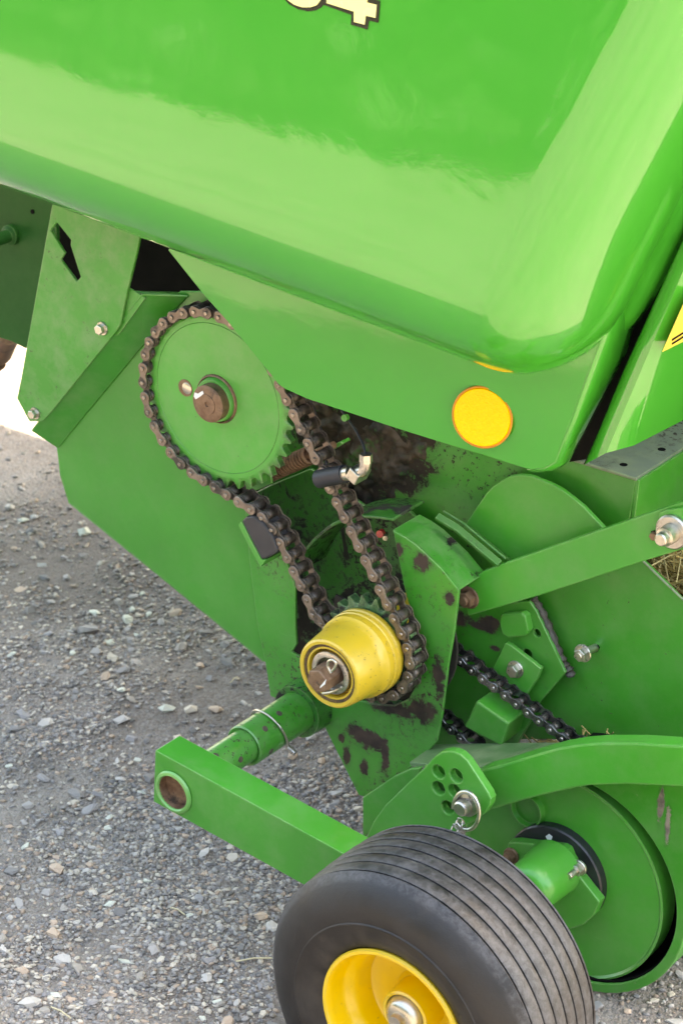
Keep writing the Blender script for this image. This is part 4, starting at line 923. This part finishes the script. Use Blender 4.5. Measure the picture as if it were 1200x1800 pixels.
bm = bmesh.new(); tube_bm(bm, [Vector((TX[0] + 0.026, -0.055, TX[1] - 0.022)), Vector((TX[0] + 0.040, -0.055, TX[1] - 0.028))], 0.0042, 12); link('lynch_pin', bm_done(bm, 'lynch'), M['steel'], arm_tube, smooth=40)

WC = (0.409, 0.204)
wheel = empty('gauge_wheel', (0, 0, 0), B); wheel['label'] = 'small black ribbed tyre on a yellow rim'
def tyre_mat():
    k = NT('tyre rubber'); v = k.coord(); n = k.noise(v, 26, 6, 0.7); f = k.noise(v, 120, 5, 0.75, 0.5); b = k.noise(v, 7, 4)
    c = k.mix(k.rng(n, 0.40, 0.72, 0, 0.75), (0.006, 0.0055, 0.006, 1), (0.019, 0.018, 0.018, 1))
    # dust lies on the tread ring (large radius), not on the walls
    sx = k.n('ShaderNodeVectorMath', operation='SUBTRACT'); k.l(v, sx.inputs[0]); sx.inputs[1].default_value = (WC[0], 0, WC[1])
    mm = k.n('ShaderNodeVectorMath', operation='MULTIPLY'); k.l(sx.outputs[0], mm.inputs[0]); mm.inputs[1].default_value = (1, 0, 1)
    ln = k.n('ShaderNodeVectorMath', operation='LENGTH'); k.l(mm.outputs[0], ln.inputs[0])
    tread = k.rng(ln.outputs['Value'], 0.183, 0.188)
    d = k.math('MULTIPLY', tread, k.rng(k.math('ADD', k.math('MULTIPLY', f, 0.55), k.math('MULTIPLY', n, 0.45)), 0.42, 0.62, 0.06, 0.85))
    c = k.mix(d, c, (0.066, 0.067, 0.072, 1))
    bead = k.math('MULTIPLY', k.rng(ln.outputs['Value'], 0.150, 0.104), k.rng(n, 0.35, 0.7, 0.05, 0.55)); c = k.mix(bead, c, (0.060, 0.048, 0.038, 1))
    c = k.mix(k.rng(k.noise(v, 75, 6, 0.8, 1.5), 0.66, 0.76, 0, 0.35), c, (0.09, 0.088, 0.088, 1))
    k.l(c, k.b.inputs['Base Color']); k.l(k.rng(n, 0.3, 0.7, 0.42, 0.62), k.b.inputs['Roughness']); k.bump(k.math('ADD', f, k.math('MULTIPLY', n, .5)), 0.35, 0.0012); return k.m
TY0, TY1 = -0.452, -0.285; TR = 0.196; ym = (TY0 + TY1) / 2; hw = (TY1 - TY0) / 2
prof = [(TY0 + 0.016, 0.0995), (TY0 + 0.010, 0.103), (TY0 + 0.006, 0.112), (TY0 + 0.002, 0.124), (TY0 + 0.0005, 0.134), (TY0 - 0.0012, 0.1365), (TY0 - 0.0012, 0.1385), (TY0, 0.140), (TY0 - 0.001, 0.150), (TY0 + 0.003, 0.163), (TY0 + 0.010, 0.176), (TY0 + 0.018, 0.1860)]
tw0, tw1 = TY0 + 0.030, TY1 - 0.018; nr = 6; wv = (tw1 - tw0) / nr
def crown(y): return TR - 0.0050 * ((y - ym) / hw) ** 2
for i in range(nr + 1):
    y = tw0 + wv * i
    prof += [(y - 0.0030, crown(y)), (y - 0.0013, crown(y) - 0.0008), (y - 0.0008, crown(y) - 0.0080), (y + 0.0008, crown(y) - 0.0080), (y + 0.0013, crown(y) - 0.0008), (y + 0.0030, crown(y))]
    if i < nr: prof += [(y + wv * 0.5, crown(y + wv * .5) + 0.0006)]
prof += [(TY1 - 0.006, 0.178), (TY1 - 0.001, 0.165), (TY1, 0.145), (TY1 - 0.004, 0.118), (TY1 - 0.014, 0.100)]
lathe('tyre', prof, WC, tyre_mat(), wheel, 128, smooth=35)
rim = lathe('rim', [(TY0 + 0.022, 0.0985), (TY0 + 0.012, 0.1005), (TY0 + 0.008, 0.1020), (TY0 + 0.005, 0.1005), (TY0 + 0.005, 0.0965), (TY0 + 0.009, 0.0945), (TY0 + 0.016, 0.0930), (TY0 + 0.030, 0.0915), (TY0 + 0.036, 0.0890), (TY0 + 0.042, 0.0825), (TY0 + 0.052, 0.0800), (TY0 + 0.066, 0.0790), (TY0 + 0.072, 0.0770), (TY0 + 0.075, 0.0720), (TY0 + 0.076, 0.0500), (TY0 + 0.074, 0.0400), (TY0 + 0.068, 0.0345), (TY0 + 0.040, 0.0325), (TY0 + 0.034, 0.0320), (TY0 + 0.032, 0.0300), (TY0 + 0.034, 0.0270), (TY0 + 0.040, 0.0265)], WC, M['yellow'], wheel, 96, smooth=35)
lathe('hub_cap', [(TY0 + 0.016, 0.0), (TY0 + 0.016, 0.0035), (TY0 + 0.014, 0.004), (TY0 + 0.014, 0.009), (TY0 + 0.022, 0.0105), (TY0 + 0.0225, 0.0165), (TY0 + 0.026, 0.0215), (TY0 + 0.034, 0.0255), (TY0 + 0.042, 0.0265)], WC, M['zinc'], rim, 40, smooth=35) if False else lathe('hub_cap', [(TY0 + 0.016, 0.0), (TY0 + 0.014, 0.004), (TY0 + 0.014, 0.009), (TY0 + 0.022, 0.0105), (TY0 + 0.0225, 0.0165), (TY0 + 0.026, 0.0215), (TY0 + 0.034, 0.0255), (TY0 + 0.042, 0.0265)], WC, M['zinc'], wheel, 40, smooth=35)
lathe('axle', [(TY0 + 0.03, 0.016), (-0.25, 0.016)], WC, M['steel'], wheel, 20)

# ------------------------------------------------------------------ a few straws on the yard
for (x0, y0, x1, y1, lb) in ((415, 1690, 478, 1684, 'long pale straw pointing at the black tyre wall'), (250, 975, 262, 985, 'short pale straw on the gravel below the sloping panel edge'), (480, 1505, 512, 1520, 'pale straw on the gravel beneath the green wheel arm'), (300, 1595, 325, 1608, 'pale straw on open gravel in front of the wheel arm'), (90, 1770, 125, 1790, 'pale straw on open gravel far from the machine'), (405, 1200, 418, 1190, 'short pale straw on the gravel beside the cross tube')):
    a, b = G(x0, y0, 0.006), G(x1, y1, 0.008); m = (a + b) / 2 + Vector((0, 0, 0.003))
    o = link('straw_stalk', stalk_mesh('straw_stalk', [([a, m, b], 0.0011, (0.55, 0.47, 0.30, 1))]), HM)
    o['label'] = lb; o['category'] = 'straw'; o['group'] = 'straws on the gravel'
